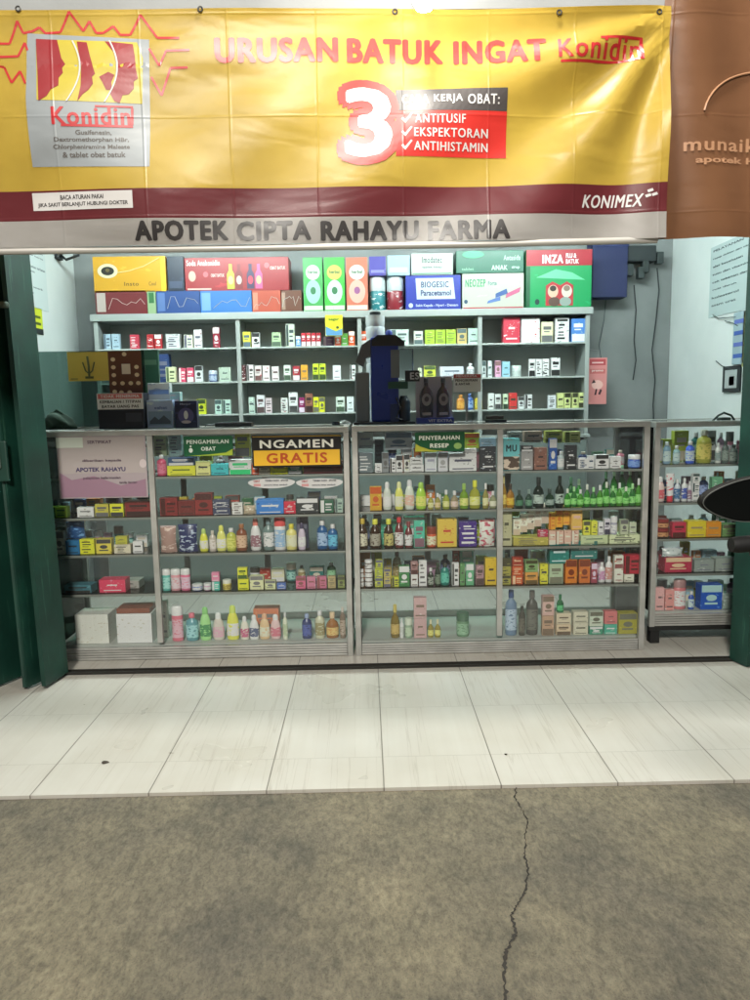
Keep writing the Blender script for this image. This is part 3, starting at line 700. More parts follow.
def prof_for(kind, w, h):
    r = w/2
    if kind == 'B': return ([(r*0.9, 0), (r, h*0.03), (r, h*0.62), (r*0.9, h*0.72), (r*0.42, h*0.80), (r*0.38, h*0.83)], [(r*0.46, h*0.831), (r*0.48, h*0.84), (r*0.46, h*0.98), (r*0.4, h)], (0.12, 0.58), 0.75)
    if kind == 'Y': return ([(r*0.92, 0), (r, h*0.03), (r, h*0.52), (r*0.82, h*0.66), (r*0.4, h*0.76), (r*0.36, h*0.81)], [(r*0.5, h*0.811), (r*0.52, h*0.83), (r*0.52, h*0.98), (r*0.46, h)], (0.08, 0.5), 1.0)
    if kind == 'T': return ([(r*0.92, 0), (r, h*0.03), (r*0.93, h*0.40), (r, h*0.70), (r*0.9, h*0.73)], [(r*0.97, h*0.731), (r*1.0, h*0.76), (r*0.97, h*0.95), (r*0.75, h)], (0.10, 0.62), 0.7)
    if kind == 'D': return ([(r*0.82, 0), (r*0.95, h*0.04), (r, h*0.2), (r*0.98, h*0.42), (r*0.85, h*0.62), (r*0.62, h*0.74), (r*0.46, h*0.78)], [(r*0.5, h*0.781), (r*0.5, h*0.90), (r*0.42, h*0.97), (r*0.25, h)], (0.12, 0.48), 0.6)
    if kind == 'J': return ([(r*0.9, 0), (r, h*0.05), (r, h*0.6), (r*0.9, h*0.66)], [(r*1.0, h*0.661), (r*1.0, h*0.96), (r*0.94, h)], (0.1, 0.55), 1.0)
    if kind == 'S': return ([(r*0.92, 0), (r, h*0.04), (r, h*0.5), (r*0.75, h*0.62), (r*0.36, h*0.70), (r*0.33, h*0.76)], [(r*0.42, h*0.761), (r*0.42, h*0.98), (r*0.36, h)], (0.12, 0.42), 0.8)
def item(kind, cx, cy, z, w, h, c1, c2, c3, look, pat, shelf_d=None, rz=0.0):
    nm, cat = NAMES[kind]
    o = empty(nm, (cx, cy, z), None, cat, rz=rz)
    if kind == 'C':
        d = shelf_d or min(max(w*0.6, 0.03), 0.10)
        bm = bmesh.new(); box(bm, -w/2, w/2, -d/2, d/2, 0, h, min(0.0015, w*0.04)); link('carton_body', bm, printed(c1, c2, 0.42, 48, 0.64), o)
        front_print(w*0.96, h, c2, c1 if pat in (2, 4) else c3, c3, o, pat, d)
    elif kind in 'BYTDJS':
        body, cap, (la, lb), sy = prof_for(kind, w, h)
        bm = bmesh.new(); lathe(bm, body, 18, 1, sy)
        clear = kind == 'S'
        link('bottle_body', bm, liquid(c1) if clear else (mat(c1, 0.18) if kind == 'Y' else printed(c1, c2, 0.28, 40, 0.72)), o, True)
        bm = bmesh.new(); lathe(bm, cap, 16, 1, 1 if kind in 'BYS' else sy); link('cap', bm, mat(c3, 0.3), o, True)
        # wrapped label: ring a little larger than the body between la and lb
        def rad(t):
            zz = t*h
            for (r0, z0), (r1, z1) in zip(body[:-1], body[1:]):
                if z0 <= zz <= z1: return r0+(r1-r0)*(zz-z0)/max(1e-6, z1-z0)
            return body[-1][0]
        bm = bmesh.new(); lathe(bm, [(rad(la+(lb-la)*k/4)+0.0007, (la+(lb-la)*k/4)*h) for k in range(5)], 18, 1, sy+0.01)
        link('label', bm, printed(c2, c1 if c1 != c2 else c3, 0.4, 75, 0.57), o, True)
    elif kind == 'P':
        bm = bmesh.new(); n_ = 10; rows = []
        for side in (-1, 1):
            g = []
            for j in range(n_+1):
                row = []
                for i in range(n_+1):
                    u, v = i/n_, j/n_
                    th = 0.5*w*0.55*(math.sin(math.pi*u)**0.6)*(math.sin(math.pi*min(1, 0.12+v*0.88)))**0.8*(1-0.5*v)
                    wd = 1-0.10*math.sin(math.pi*v)
                    row.append(bm.verts.new(((u-0.5)*w*wd, side*(th+0.0008), v*h+0.001*math.sin(9*u+v*4))))
                g.append(row)
            for j in range(n_):
                for i in range(n_):
                    q = (g[j][i], g[j][i+1], g[j+1][i+1], g[j+1][i]); bm.faces.new(q if side < 0 else q[::-1])
            rows.append(g)
        bmesh.ops.remove_doubles(bm, verts=bm.verts, dist=0.0025)
        link('pouch_body', bm, printed(c1, c2, 0.25, 42, 0.56), o, True)
        bm = bmesh.new(); box(bm, -w*0.44, w*0.44, -0.0025, 0.0025, h*0.93, h*1.0, 0.0008); link('seal_strip', bm, mat(c3, 0.35), o)
    elif kind == 'U':
        bm = bmesh.new(); seg = 14; rings = []
        for k in range(7):
            t = k/6; ring = []
            for i in range(seg):
                a = 2*math.pi*i/seg; ring.append(bm.verts.new((w/2*math.cos(a)*(0.85+0.15*t), w/2*math.sin(a)*(0.85*(1-t)+0.04), h*(0.2+0.8*t))))
            rings.append(ring)
        for a, b_ in zip(rings[:-1], rings[1:]):
            for i in range(seg): bm.faces.new((a[i], a[(i+1) % seg], b_[(i+1) % seg], b_[i]))
        bm.faces.new(rings[0][::-1]); bm.faces.new(rings[-1]); link('tube_body', bm, printed(c1, c2, 0.3, 45, 0.58), o, True)
        bm = bmesh.new(); lathe(bm, [(w*0.36, 0), (w*0.38, 0.003), (w*0.36, h*0.198)], 14); link('cap', bm, mat(c3, 0.3), o, True)
    return o
ORD = ['first', 'second', 'third', 'fourth', 'fifth', 'sixth', 'seventh', 'eighth', 'ninth', 'tenth', 'eleventh', 'twelfth']
CNT = ['zero', 'one', 'two', 'three', 'four', 'five', 'six', 'seven', 'eight', 'nine', 'ten', 'eleven', 'twelve']
ALL = []
def shelf_row(where, z, Y, ypx, text, dflt_d=None, group=None):
    """one line per article: kind x0 x1 height(px) colours look [^raise(px)] [~set back(cm)]"""
    out = []
    for ln in text.strip().splitlines():
        ln = ln.strip()
        if not ln: continue
        tk = ln.split(); kind, x0, x1, h = tk[0], float(tk[1]), float(tk[2]), float(tk[3]); c1, c2, c3 = tk[4:7]
        up = 0; back = 0; words = []; pat = None; dd = dflt_d
        for w_ in tk[7:]:
            if w_[0] == '^': up = float(w_[1:])
            elif w_[0] == '~': back = float(w_[1:])/100
            elif w_[0] == '#': pat = int(w_[1:])
            elif w_[0] == '=': dd = float(w_[1:])/100
            else: words.append(w_)
        look = ' '.join(words)
        y = Y+back
        sc = y/F*1.0
        A = P(x0, ypx, y); B = P(x1, ypx, y); w = max(0.008, (B.x-A.x)*0.97)
        pxm = (B.x-A.x)/(x1-x0)
        z0 = z+0.0005+up*pxm
        if pat is None: pat = random.choice((0, 0, 1, 1, 2, 3, 4, 4, 5))
        if kind == 'C': d = dd or min(max(w*0.6, 0.03), 0.10)
        elif kind == 'P': d = w*0.35
        else: d = w
        rz = 0.0 if (up > 0 or kind != 'C') else random.uniform(-0.03, 0.03)
        o = item(kind, (A.x+B.x)/2, y+d/2, z0, w, h*pxm, c1, c2, c3, look, pat, d if kind == 'C' else None, rz)
        out.append((look, o, x0, up))
    looks = {}
    for lk, o, x, up in out: looks.setdefault(lk, []).append((x, up, o))
    for lk, lst in looks.items():
        lst.sort(key=lambda t: (t[0], t[1]))
        for i, (x, up, o) in enumerate(lst):
            lab = lk+' on '+where
            if len(lst) > 1: lab += ', '+('leftmost' if i == 0 else ORD[i])+' of '+CNT[len(lst)]
            if len(lst) > 1: o['group'] = lk+' goods on '+where
            o['label'] = lab
            ALL.append(lab)

GAIN = 1.65   # pack inks at their true, undimmed reflectance
YI = YC+0.055     # goods stand just behind the front glass
XP = 255
# far left bay
shelf_row('second shelf, far left bay', shA[1], YI, 515, """
C 50 67 11 7fa12a cdd65a 2a5a20 green carton
C 77 94 10 ccc9ba 8c8878 555 off white carton
C 95 109 13 a39a35 d8cf66 555 olive yellow carton
C 110 124 13 e0cf1d 8a7a10 333 bright yellow carton
C 125 152 15 6a1818 8c2a26 2a0c0c dark red carton
""")
shelf_row('third shelf, far left bay', shA[2], YI, 552, """
C 55 65 24 a9aca4 77807c 555 grey upright carton
C 66 80 14 1c5c85 3b86b0 123 blue carton
P 66 86 22 22436e 5b86b5 99a blue plastic packet ^14.5 ~4
C 80 95 15 d8c51f 8a7a10 222 yellow carton with dark lines #5
C 96 112 15 bdac3a 8a7a10 333 mustard carton
C 114 131 9 b7b09a 9a9040 444 cream and olive carton
C 116 128 8 9c9a2a d2cc60 333 small olive carton ^9.3
C 133 143 12 c8c8bd 666 333 small white carton
""")
shelf_row('fourth shelf, far left bay', shA[3], YI, 591, """
C 64 92 8 33606b 5d8c95 222 flat teal carton
C 99 126 13 b8304f e07a92 fff pink red carton
C 110 140 8 8a8a85 6b6b62 444 flat grey carton ~8
""")
shelf_row('floor shelf, far left bay', shA[4], YI, 643, """
C 76 110 30 c9c4b4 a8a294 777 big plain white box with soft corners =14 #6
C 117 153 30 cfccc0 a7a498 777 big plain white box with brown top =14 #6
C 118 152 5 6e3b28 8a5038 333 flat brown packet ^30.5 =12 #6
""")
# left bay
shelf_row('top shelf, left bay', shA[0], YI, 475, """
B 156 166 21 a8405a c96a80 eee pink bottle with white cap
C 167 196 10 d9cf2a 3d5c1a 2c4a18 yellow green flat carton
C 168 195 8 2a4262 5c7a9a ccd navy and yellow carton ^10.3
C 196 211 14 cfc07a 6b5c2a 333 cream carton
C 211 229 11 37a3a8 1f6d80 124 turquoise carton
C 229 252 15 c8cfc4 2f8a5a 2a6 white and green carton #0
C 252 259 10 b84a2a e08a55 fff small orange red carton
C 259 270 9 b3ab98 8a7a60 555 beige carton
C 270 288 11 d8c51c 8a9a1a 555 plain yellow carton
C 288 302 9 156148 d0ddd0 eee dark green and white carton #0
C 303 343 11 561a20 702a2a 311 long maroon carton
C 155 168 20 9fb08a c8d6b0 555 pale green carton standing behind ~12 ^18
C 170 183 22 8fb0b0 b8d6d6 456 pale blue carton standing behind ~12 ^18
C 236 251 25 8a8a2e b0b048 444 olive box standing behind ~12 ^16
""")
shelf_row('second shelf, left bay', shA[1], YI, 515, """
C 160 178 18 6b1a1c 8a2c2a 3a1010 dark red carton
C 178 195 15 5c1516 7d2a28 3a1010 dark red carton
C 195 213 22 731c1c 93302c 3a1010 tall dark red carton
C 213 231 7 2c3550 dadada fff navy and white carton #4
C 213 230 8 2c3550 dadada fff navy and white carton ^7.3 #4
C 232 243 12 c4bdb8 775a5a 433 white and plum carton
P 243 256 9 9a8c78 c4b8a4 776 beige packet
C 256 284 14 2a6cb0 1c3f80 fff bright blue carton #4
C 284 296 12 b01c38 e8dede fff crimson and white carton
C 296 319 15 22282c c8ccc8 e8e8e8 black carton with white splashes
C 320 334 13 17503a 2f7a58 cde dark green carton
C 335 343 14 8aa094 b8c8c0 455 pale green carton
""")
shelf_row('third shelf, left bay', shA[2], YI, 552, """
P 160 177 27 8c7068 b8a49a a99 brown pink refill pouch
P 178 198 28 1d2750 9aa6b8 2a3560 navy refill pouch with silver window
D 199 208 23 c3cc3a f0f0b0 99b060 lime lotion bottle
B 209 216 21 a39a90 c8b4b0 b0aaa0 clear pinkish bottle
D 216 226 26 cfcf62 f2eeb8 c0d050 pale yellow lotion bottle
B 226 236 23 9da338 c8cc60 ecece4 olive bottle with white cap
B 236 247 27 6e3a22 b89a80 8a5a38 brown bottle
D 250 261 32 cfc4c0 7a5560 c86a60 white lotion bottle with red cap
B 263 274 31 5c706e d0d0d0 6a8084 grey green bottle
T 274 286 33 d4dadb 7f9cb8 c84848 large white bottle with red cap
B 286 297 26 c7b468 e4d8a0 d8b030 cream bottle with yellow cap
D 298 306 27 aca0b0 d8cfdc 3a3550 lilac lotion bottle
C 297 309 33 23263e 3a3c58 556 dark navy carton behind ~5
B 317 328 29 184a78 8aa0d8 eaeef0 blue bottle with white cap
B 328 338 25 1a5080 58a0c8 eaeef0 shorter blue bottle with white cap
""")
shelf_row('fourth shelf, left bay', shA[3], YI, 591, """
T 161 170 22 4a9a90 88c0b4 e6e6e2 teal powder bottle with white cap
T 170 180 22 b88088 d4aab0 e6e6e2 dusty rose powder bottle
T 180 190 22 c0607c e0a0b0 e6e6e2 pink powder bottle with white cap
J 191 202 6 5a70a8 c4ccd8 e0e0e4 low white and blue jar
J 203 211 7 b080a0 d8c0d0 d8d0d8 low pink jar
C 212 220 9 40a090 80c8b8 fff teal carton
C 212 220 9 d0708c e8a8b8 fff pink carton on a teal one ^9.3
J 222 231 10 c0b060 887830 e0dcb0 cream yellow jar
C 238 249 11 cfd020 5a7a18 33501a lime yellow carton
C 238 248 11 cfd020 5a7a18 33501a lime yellow carton ^11.5
C 250 264 14 bdbf94 8a9050 666 cream green carton
C 265 276 9 b4b890 8a9060 666 low sage carton
C 277 286 6 4060a0 c8d0e0 fff flat blue carton
C 296 306 12 b85878 e0a0b0 744 dusky pink carton
C 307 316 12 ac6880 d8a0b0 744 dusky pink carton
C 317 327 12 a86078 d098a8 744 dusky pink carton
C 328 336 12 9a8a62 c0b088 554 tan carton
C 338 345 12 6f7a45 98a068 443 moss green carton
""")
shelf_row('floor shelf, left bay', shA[4], YI, 642, """
T 171 183 36 b45c6c d494a0 dcd8d4 tall pink bottle with white cap
B 185 198 28 50828a 88b4b8 c06070 teal bottle with pink neck
D 199 211 34 8ac078 3a7a48 70a860 green lotion bottle
D 212 224 28 b0a8a0 c890a0 c8c0bc clear lotion bottle with pink print
D 226 239 35 c4c840 e8e4c0 a8b850 yellow lotion bottle
D 240 249 24 c8b8ac a85070 d0ccc0 small cream lotion bottle
D 249 259 25 ccc8c0 404868 d4d4d0 white lotion bottle with dark print
D 259 270 26 c8a078 e0c8a8 d09070 peach lotion bottle
D 270 281 25 c0a0a0 b06070 d8ccc8 pinkish lotion bottle
B 283 288 28 b8c0a8 9aa888 d4d8cc slim pale green bottle
B 302 312 25 1c2858 3a4888 8090b0 navy blue bottle
B 315 325 28 a8a890 807850 d8d8d0 cream bottle with clear cap
S 326 339 26 a86c30 c8a060 b8a080 amber bottle
B 340 346 32 6a5a4c 98887a b0a8a0 slim brown bottle
C 162 169 38 9a9c90 c0c0b4 666 tall grey carton behind ~8
C 254 280 24 b06848 c88868 666 terracotta box behind ~14
""")
# centre bay
shelf_row('top shelf, centre bay', shB[0], YI, 473, """
C 358 373 20 5a6468 9aa4a8 ccc slate grey carton
C 375 382 9 e4e4e0 888 333 tiny white carton
C 382 389 20 74787a 94989a 555 plain grey carton
C 390 396 14 d0d0cc 777 333 slim white carton
C 396 403 17 dcd8cc 888070 333 slim white carton
C 404 410 18 d0ccb8 98a070 333 slim white carton
C 410 424 7 d8d8d8 181818 111 black and white flat carton #4
C 410 423 7 d8d8d8 181818 111 black and white flat carton ^7.3 #4
C 425 437 19 b4b8c0 d0d0d8 889 lilac grey carton
C 438 448 19 b0b0b4 d4d0cc 888 silver grey carton
C 449 477 18 cdd0cc 4a5054 445 white carton with grey device picture #4
C 463 477 4 c8ccc8 888 444 narrow white carton ^18.3
C 480 496 24 2a2c30 a8b0b8 dcdcdc black carton with pale oval #2
C 480 496 8 7a9cb0 b8d0dc 567 pale blue carton atop the black one ^24.3
C 358 374 16 a9b8b4 d8e4e0 567 pale mint carton at back ~14 ^22
C 385 413 17 b4b8bc e4e8ea 567 wide white carton at back ~14 ^20
C 375 384 30 1d2a2a 2c3c3c 111 dark narrow box at back ~16
C 464 480 15 a9b82c d8d850 c85a28 lime and orange card box ~9 ^21
""")
shelf_row('second shelf, centre bay', shB[1], YI, 511, """
C 370 382 24 b08410 d8b030 a84a10 amber yellow carton #1
D 383 392 28 aeb4ac d4d8d0 e8e8e8 grey lotion bottle with white cap
D 395 404 28 c8c85a e8e8a8 d0d888 pale yellow lotion bottle
D 405 415 30 b4bab0 c09888 d8dce0 white lotion bottle with pink band
D 416 427 27 8cb030 c0d860 88b040 lime green lotion bottle
S 428 434 16 a8a448 c8c890 d8d8cc small oil bottle with pale cap
S 435 441 16 a8a050 c0a880 d8d8cc small oil bottle with pale cap
S 443 450 19 a4b040 ccd080 d8d8cc olive oil bottle
S 451 459 18 a89878 c8a8a0 d8d0cc pinkish oil bottle
S 460 469 25 80a830 c0d070 80a048 green oil bottle
S 470 481 28 b4b840 d8d880 c0d030 tall lime oil bottle
S 483 489 25 a09850 c8b890 d8d8cc slim straw oil bottle
S 490 497 17 98a078 c0c4a8 e0e0d8 short pale oil bottle
""")
shelf_row('third shelf, centre bay', shB[2], YI, 548, """
Y 357 368 30 2a1608 b8b4a0 b09838 dark syrup bottle with gold cap
Y 370 381 29 2a1608 908c80 c8c040 dark syrup bottle with lime cap
Y 384 394 29 2c1a0c a8a060 c8c040 dark syrup bottle with lime cap
Y 395 404 31 5a1c20 d8d0c8 b02430 maroon bottle with red cap
Y 405 413 26 5a1c22 d0c0bc 702a30 maroon bottle with dark cap
C 414 425 27 3aa088 d8d8d8 6a4a58 teal and white carton #0
J 427 437 20 b04a28 e0c0a0 702818 orange brown jar
C 437 457 28 c8a038 6a4a10 a83020 golden yellow carton #2
C 459 477 25 34186c c8c0d8 ddd purple carton with white panel
P 479 495 26 c8bcb4 a04858 8a3a40 white and pink refill pouch
C 381 398 24 2a8068 60b098 cde teal carton behind ~10
C 404 425 27 38907a 70b8a0 cde teal carton behind ~10
""")
shelf_row('fourth shelf, centre bay', shB[3], YI, 587, """
J 359 364 9 6a5a50 d0ccc4 d8d8d4 tiny brown jar with white lid
J 359 364 9 6a5a50 d0ccc4 d8d8d4 tiny brown jar with white lid ^9.2
J 365 373 9 4a3a34 d0ccc4 d0d0cc small dark jar with white lid
J 365 373 9 4a3a34 d0ccc4 d0d0cc small dark jar with white lid ^9.2
J 365 373 9 4a3a34 d0ccc4 d0d0cc small dark jar with white lid ^18.4
C 375 383 9 98a028 d8d080 556 olive striped packet
C 375 383 9 98a028 d8d080 556 olive striped packet ^9.3
C 376 383 9 98a028 d8d080 556 olive striped packet ^18.6
C 384 391 9 a09450 705868 556 mauve striped packet
C 384 391 9 a09450 705868 556 mauve striped packet ^9.3
C 392 399 10 a8ac28 4a5a18 333 tiny lime carton
C 399 410 21 2a6838 5a9860 cec mid green carton #1
C 411 418 12 c8bab8 883848 422 white and rose carton
C 411 418 13 8a6868 b8a0a0 422 dusky brown carton ^12.3
C 419 427 26 c8c8c4 908888 555 tall grey white carton
Y 428 434 18 1c2a1c 8a9088 e0e0dc black bottle with white cap
Y 435 441 23 1c2c22 607060 2a3a2c dark green bottle
B 441 450 22 186a60 50a090 2a3028 teal bottle with black cap
C 452 459 23 d4d8cc 4a5a40 333 slim white and green carton #3
C 460 465 22 4a7848 80a878 333 slim green carton
C 466 474 22 50906a 88b890 dfd soft green carton
C 476 484 20 8a6a70 b898a0 433 mauve carton
C 485 497 27 b89a1a 806810 432 mustard yellow carton #2
C 460 474 36 5a9a8c 88c0b0 dff tall mint box behind ~14
""")
shelf_row('floor shelf, centre bay', shB[4], YI, 639, """
S 391 400 34 887028 a89050 a89848 amber green bottle
B 400 404 20 c8ccc8 a8aca8 e0e0e0 slim white bottle
J 405 413 20 7a9078 a0b098 b0b8a8 pale green jar
C 414 427 20 a88888 c8b0ac 654 dusky pink carton
C 414 427 21 a88888 c8b0ac 654 dusky pink carton ^20.4
S 428 434 18 a89840 c8b868 b8b090 small yellow bottle
S 435 441 18 a89840 c8b868 b8b090 small yellow bottle
J 457 470 24 567a5c 7a9c80 3a5a44 dark green jar
""")
# right bay
shelf_row('top shelf, right bay', shB[0], YI, 469, """
C 521 533 18 8a8888 2a2628 eee grey carton with black figure #2
C 521 533 6 28282a 888 ccc small black carton ^18.3
C 534 547 22 7a5448 c0988c 322 brown carton with pink oval #2
C 549 557 31 1c4a90 6a90c0 fff tall royal blue carton #1
B 558 565 18 9aa8a8 c0c8c8 b8c0c0 silver grey bottle
C 565 577 24 26282a d8d8d8 fff black carton with white ring #2
C 578 588 11 c8d0d4 305080 345 white and blue carton
C 588 594 13 d4d8d8 788 345 slim white carton
C 595 609 14 d0cccc 1a1a1a 222 white carton with black edges
C 610 621 12 ccc8c0 908c84 555 plain white carton
J 630 642 13 3050a0 6a88c8 c8d0e0 round blue tub
C 508 522 10 c8c4b4 a09888 555 cream carton at back ~14 ^26
C 524 542 11 b8a494 c86a58 555 rosy cream carton at back ~14 ^25
C 545 562 12 b4bc58 e0e4a0 5a6a20 lime cream carton at back ~14 ^24
C 564 580 11 b4b870 e0e4b0 5a6a20 lime cream carton at back ~14 ^24
""")
mu = item('C', (P(503, 469, YI).x+P(520, 469, YI).x)/2, YI+0.03, shB[0]+0.0005, 0.085, 0.162, '62b0b4', '8a7a68', '2a2220', '', 9, 0.05)
mu['label'] = 'turquoise carton lettered MU over a dark brown lower half on top shelf, right bay'
bm = bmesh.new(); box(bm, -0.041, 0.041, -0.0262, -0.0252, 0.002, 0.07); link('brown_picture', bm, printed('4a3a30', 'b8a898', 0.4, 30, 0.55), mu)
link('lettering', (lambda b: (b, [setattr(v.co, 'y', v.co.y-0.0262) for v in b.verts])[0])(text_bm('MU', -0.028, 0.028, 0.095, 0.13, 0.05)), mat('15282c', 0.5), mu)
rowS = """
S 501 507 32 a88020 c8a850 c8b070 tall amber oil bottle
S 507 515 24 b07818 d8a030 2a1c10 orange oil bottle with dark cap
S 516 524 18 123c28 3a6a50 20302a small bottle green bottle
S 526 533 18 2a5040 5a8068 708078 small bottle green bottle
S 534 545 30 0c241a 98a8a0 101814 big black green bottle
S 546 555 18 123c28 80908a 20302a small bottle green bottle
S 556 565 31 0c241a 98a8a0 101814 big black green bottle
"""
rnd = random.Random(5)
for k, x in enumerate((565, 571.5, 578, 584.5, 591, 597.5, 604, 610.5, 617, 623.5, 630, 636)):
    h = (18, 20, 17, 22, 19, 21, 24, 20, 23, 19, 22, 27)[k]
    rowS += "S %g %g %g %s %s %s grass green oil bottle in front\n" % (x, x+6.2, h, ('2f8a28', '2a7a34', '48982a')[k % 3], '7ab868', ('b8d8b0', '8ac080', 'd0e0c8')[k % 3])
for k, x in enumerate((568, 576, 603, 611, 619, 627, 635)):
    rowS += "S %g %g %g %s %s %s taller green oil bottle behind ~9\n" % (x, x+7, (27, 25, 33, 36, 38, 37, 39)[k], ('206a38', '2a8a30')[k % 2], '78b070', ('78a888', 'a8d0a0')[k % 2])
shelf_row('second shelf, right bay', shB[1], YI, 508, rowS)
rowC = """
C 501 512 38 9a9878 d0ccac 443 tall cream carton with dark print
C 513 549 8 9a9040 b8ac60 555 long olive carton
C 538 548 7 a03048 d8c0c8 fff red and white carton ^8.3
C 580 608 9 a4b088 c8d0a8 565 long pale green carton
C 609 640 9 b4bc98 4a5838 333 long pale green carton #5
C 583 590 14 c8c038 909018 443 yellow carton ^9.3
C 591 597 14 c8c838 909018 443 yellow carton ^9.3
C 584 596 11 a8a830 c8c850 443 olive lime carton ^9.3 ~9
C 598 603 13 c8c4cc 887888 334 slim lilac white carton ^9.3
C 604 610 16 b4b0b8 787080 334 grey lilac carton ^9.3
J 611 618 18 8a8a98 d8dce0 d0d4d8 grey jar with white lid ^9.3
C 620 628 15 9aa088 d0d4c0 555 sage carton ^9.3
C 629 636 12 a0a890 d0d4c0 555 sage carton ^9.3
"""
for k in range(5):
    rowC += "C %g %g %g c8bcae 3a2820 a89888 cream carton with dark portrait ^%g #0 ~%g\n" % (513+k*7, 520.4+k*7, 18+k*0.6, 8.4+k*3.0, 6-k*0.6)
for k in range(3):
    rowC += "C %g %g %g c88a2a 7a5a18 a86020 orange stepped carton ^%g ~%g\n" % (548.5+k*7, 555.4+k*7, 17+k, 14+k*2.2, 4)
for k in range(4):
    rowC += "C %g %g 14 b89888 8a4a40 c8b8a8 dusty pink carton, low ^%g\n" % (548.8+k*7.6, 556+k*7.6, 0.1)
rowC += "C 571 582 22 c8984a a86828 c89888 tall peach carton ^14.5 ~1\n"
shelf_row('third shelf, right bay', shB[2], YI, 546, rowC)
shelf_row('fourth shelf, right bay', shB[3], YI, 585, """
C 501 511 9 8a8438 3a3010 332 olive brown packet
C 501 511 9 8a8438 3a3010 332 olive brown packet ^9.3
C 501 511 8 3a3820 6a6438 332 dark olive packet ^18.6
C 512 523 9 a84418 7a2010 d8a080 rust orange packet
C 512 523 9 a84418 7a2010 d8a080 rust orange packet ^9.3
C 512 523 9 882c18 6a1810 d8a080 rust orange packet ^18.6
C 525 538 12 b8823a 885020 542 ochre carton
C 525 538 12 70905a a0b888 331 leaf green carton ^12.3
C 540 548 20 b8b428 7a7a18 443 yellow green carton
C 549 563 20 94a488 b8c4a8 665 pale sage carton
C 565 577 24 b86818 e09a38 6a2a08 bright orange carton #1
C 579 590 24 b05c18 d89030 6a2a08 bright orange carton #1
C 591 597 20 8a3a48 d8b8c0 cab rose and white carton
B 599 606 20 d4d0d4 a8789a e4e4e4 white bottle with lilac print
B 606 613 26 ccc4bc a87870 dcd8d0 taller cream bottle
C 614 623 14 ccbcb0 a85848 744 cream carton with pink round
C 614 623 13 ccbcb0 a85848 744 cream carton with pink round ^14.3
C 624 634 8 c8bcac 6a6058 443 low cream carton
C 624 640 19 98182c c03848 411 crimson carton ^8.4
C 549 569 20 1f6a62 4a9890 aaccc8 dark teal carton ^20.4 #4
C 570 597 18 1a605c d8dcdc bcc8cc dark teal carton with white oval ^24.4 #2
""")
shelf_row('floor shelf, right bay', shB[4], YI, 638, """
B 506 518 46 5a7088 98a8b8 1c3868 tall grey blue bottle with navy cap
B 519 526 30 3a3830 58544a 2a2824 dark brown bottle
B 527 539 45 3c3c38 5c5c54 504c48 tall charcoal bottle
C 542 554 20 a08068 b89880 654 tan and pink carton
C 542 554 20 b09088 c8a8a0 654 tan and pink carton ^20.4
C 556 571 11 b8a488 886850 543 biscuit carton
C 556 571 11 b4a890 886850 543 biscuit carton ^11.4
C 573 588 12 b0ac98 888470 554 off white carton
C 573 588 11 b0ac98 888470 554 off white carton ^12.4
C 589 603 8 2f7a60 b4c0b0 ccc green and white carton #1
C 589 603 15 a8b0a0 6a9078 554 sage white carton ^8.4
C 604 617 10 38907a 88b8a8 fff sea green carton
C 604 617 13 b06060 d0a098 744 salmon carton ^10.4
C 618 637 21 8a8418 a89c30 554 olive yellow box
S 557 564 18 1c7040 48a068 1c5a38 little green bottle ^22.8
""")
# right case on legs
YJ = YR+0.055
shelf_row('top shelf, end case', shC[0], YJ, 465, """
B 664 672 22 6a8ca0 a8c0cc b0c4cc clear blue bottle
B 674 681 18 78989c a8c0bc b8c8c8 clear grey bottle
B 687 696 22 3a58b8 a8b4e0 e0e4ec blue bottle with white cap
B 699 714 33 8a8c38 b8ac58 b0b0a0 big olive bottle with pale cap
B 716 722 20 b8bcb8 788 ddd slim white bottle
B 723 730 22 4a5452 78847e 39423e dark grey bottle
B 731 739 18 6a7470 98a49e 39423e grey green bottle
""")
shelf_row('second shelf, end case', shC[1], YJ, 503, """
D 657 666 25 c8a8a4 b05058 d8d0cc blush lotion bottle
U 667 675 28 d0ccd0 b83848 c83040 white and red tube
B 675 681 22 a8b0b8 305880 d0d4d8 white bottle with blue print
B 682 688 23 b8bcc8 3a4a90 d0d4d8 white bottle with blue print
B 688 692 20 b0b0b4 785a70 d0d4d8 slim mauve bottle
C 692 699 9 c8ccc8 788 344 stacked white carton
C 692 699 9 c8ccc8 788 344 stacked white carton ^9.3
C 692 699 9 c8ccc8 788 344 stacked white carton ^18.6
C 711 722 24 5a9070 88b898 dfe soft green carton
""")
shelf_row('third shelf, end case', shC[2], YJ, 538, """
J 657 671 9 5a2418 a87850 701c1c brown pot with red lid
J 657 671 9 5a2418 a87850 701c1c brown pot with red lid ^9.3
C 672 686 15 a01c38 d05868 411 crimson carton
C 687 706 16 c8a818 e0cc50 875 golden yellow carton
C 706 721 15 c87818 e0a040 875 orange carton
C 722 740 12 5a7a48 88a070 554 moss green carton
""")
shelf_row('fourth shelf, end case', shC[3], YJ, 573, """
C 664 692 15 98203c c85070 e0a080 flat crimson packet
P 662 684 9 a8b0b0 788 889 crumpled clear packet ^15.3
C 694 714 12 7a8480 a0a8a4 667 grey carton
C 715 736 13 808a84 a8b0aa 667 grey carton
""")
shelf_row('floor shelf, end case', shC[4], YJ, 612, """
C 655 664 23 b88888 d0a8a0 544 dusty rose carton
C 665 674 21 b87874 e0c8c0 544 rose carton with white round #2
T 675 688 30 b06468 e0c8c8 8a6a6a large pink bottle
B 689 695 18 2a4a98 a8b8d8 d8dce4 small blue and white bottle
C 700 722 25 1c4aa0 4a78c0 9bd royal blue box
P 723 734 16 8a9a94 b0bcb8 788 pale grey packet
""")

GAIN = 1.05
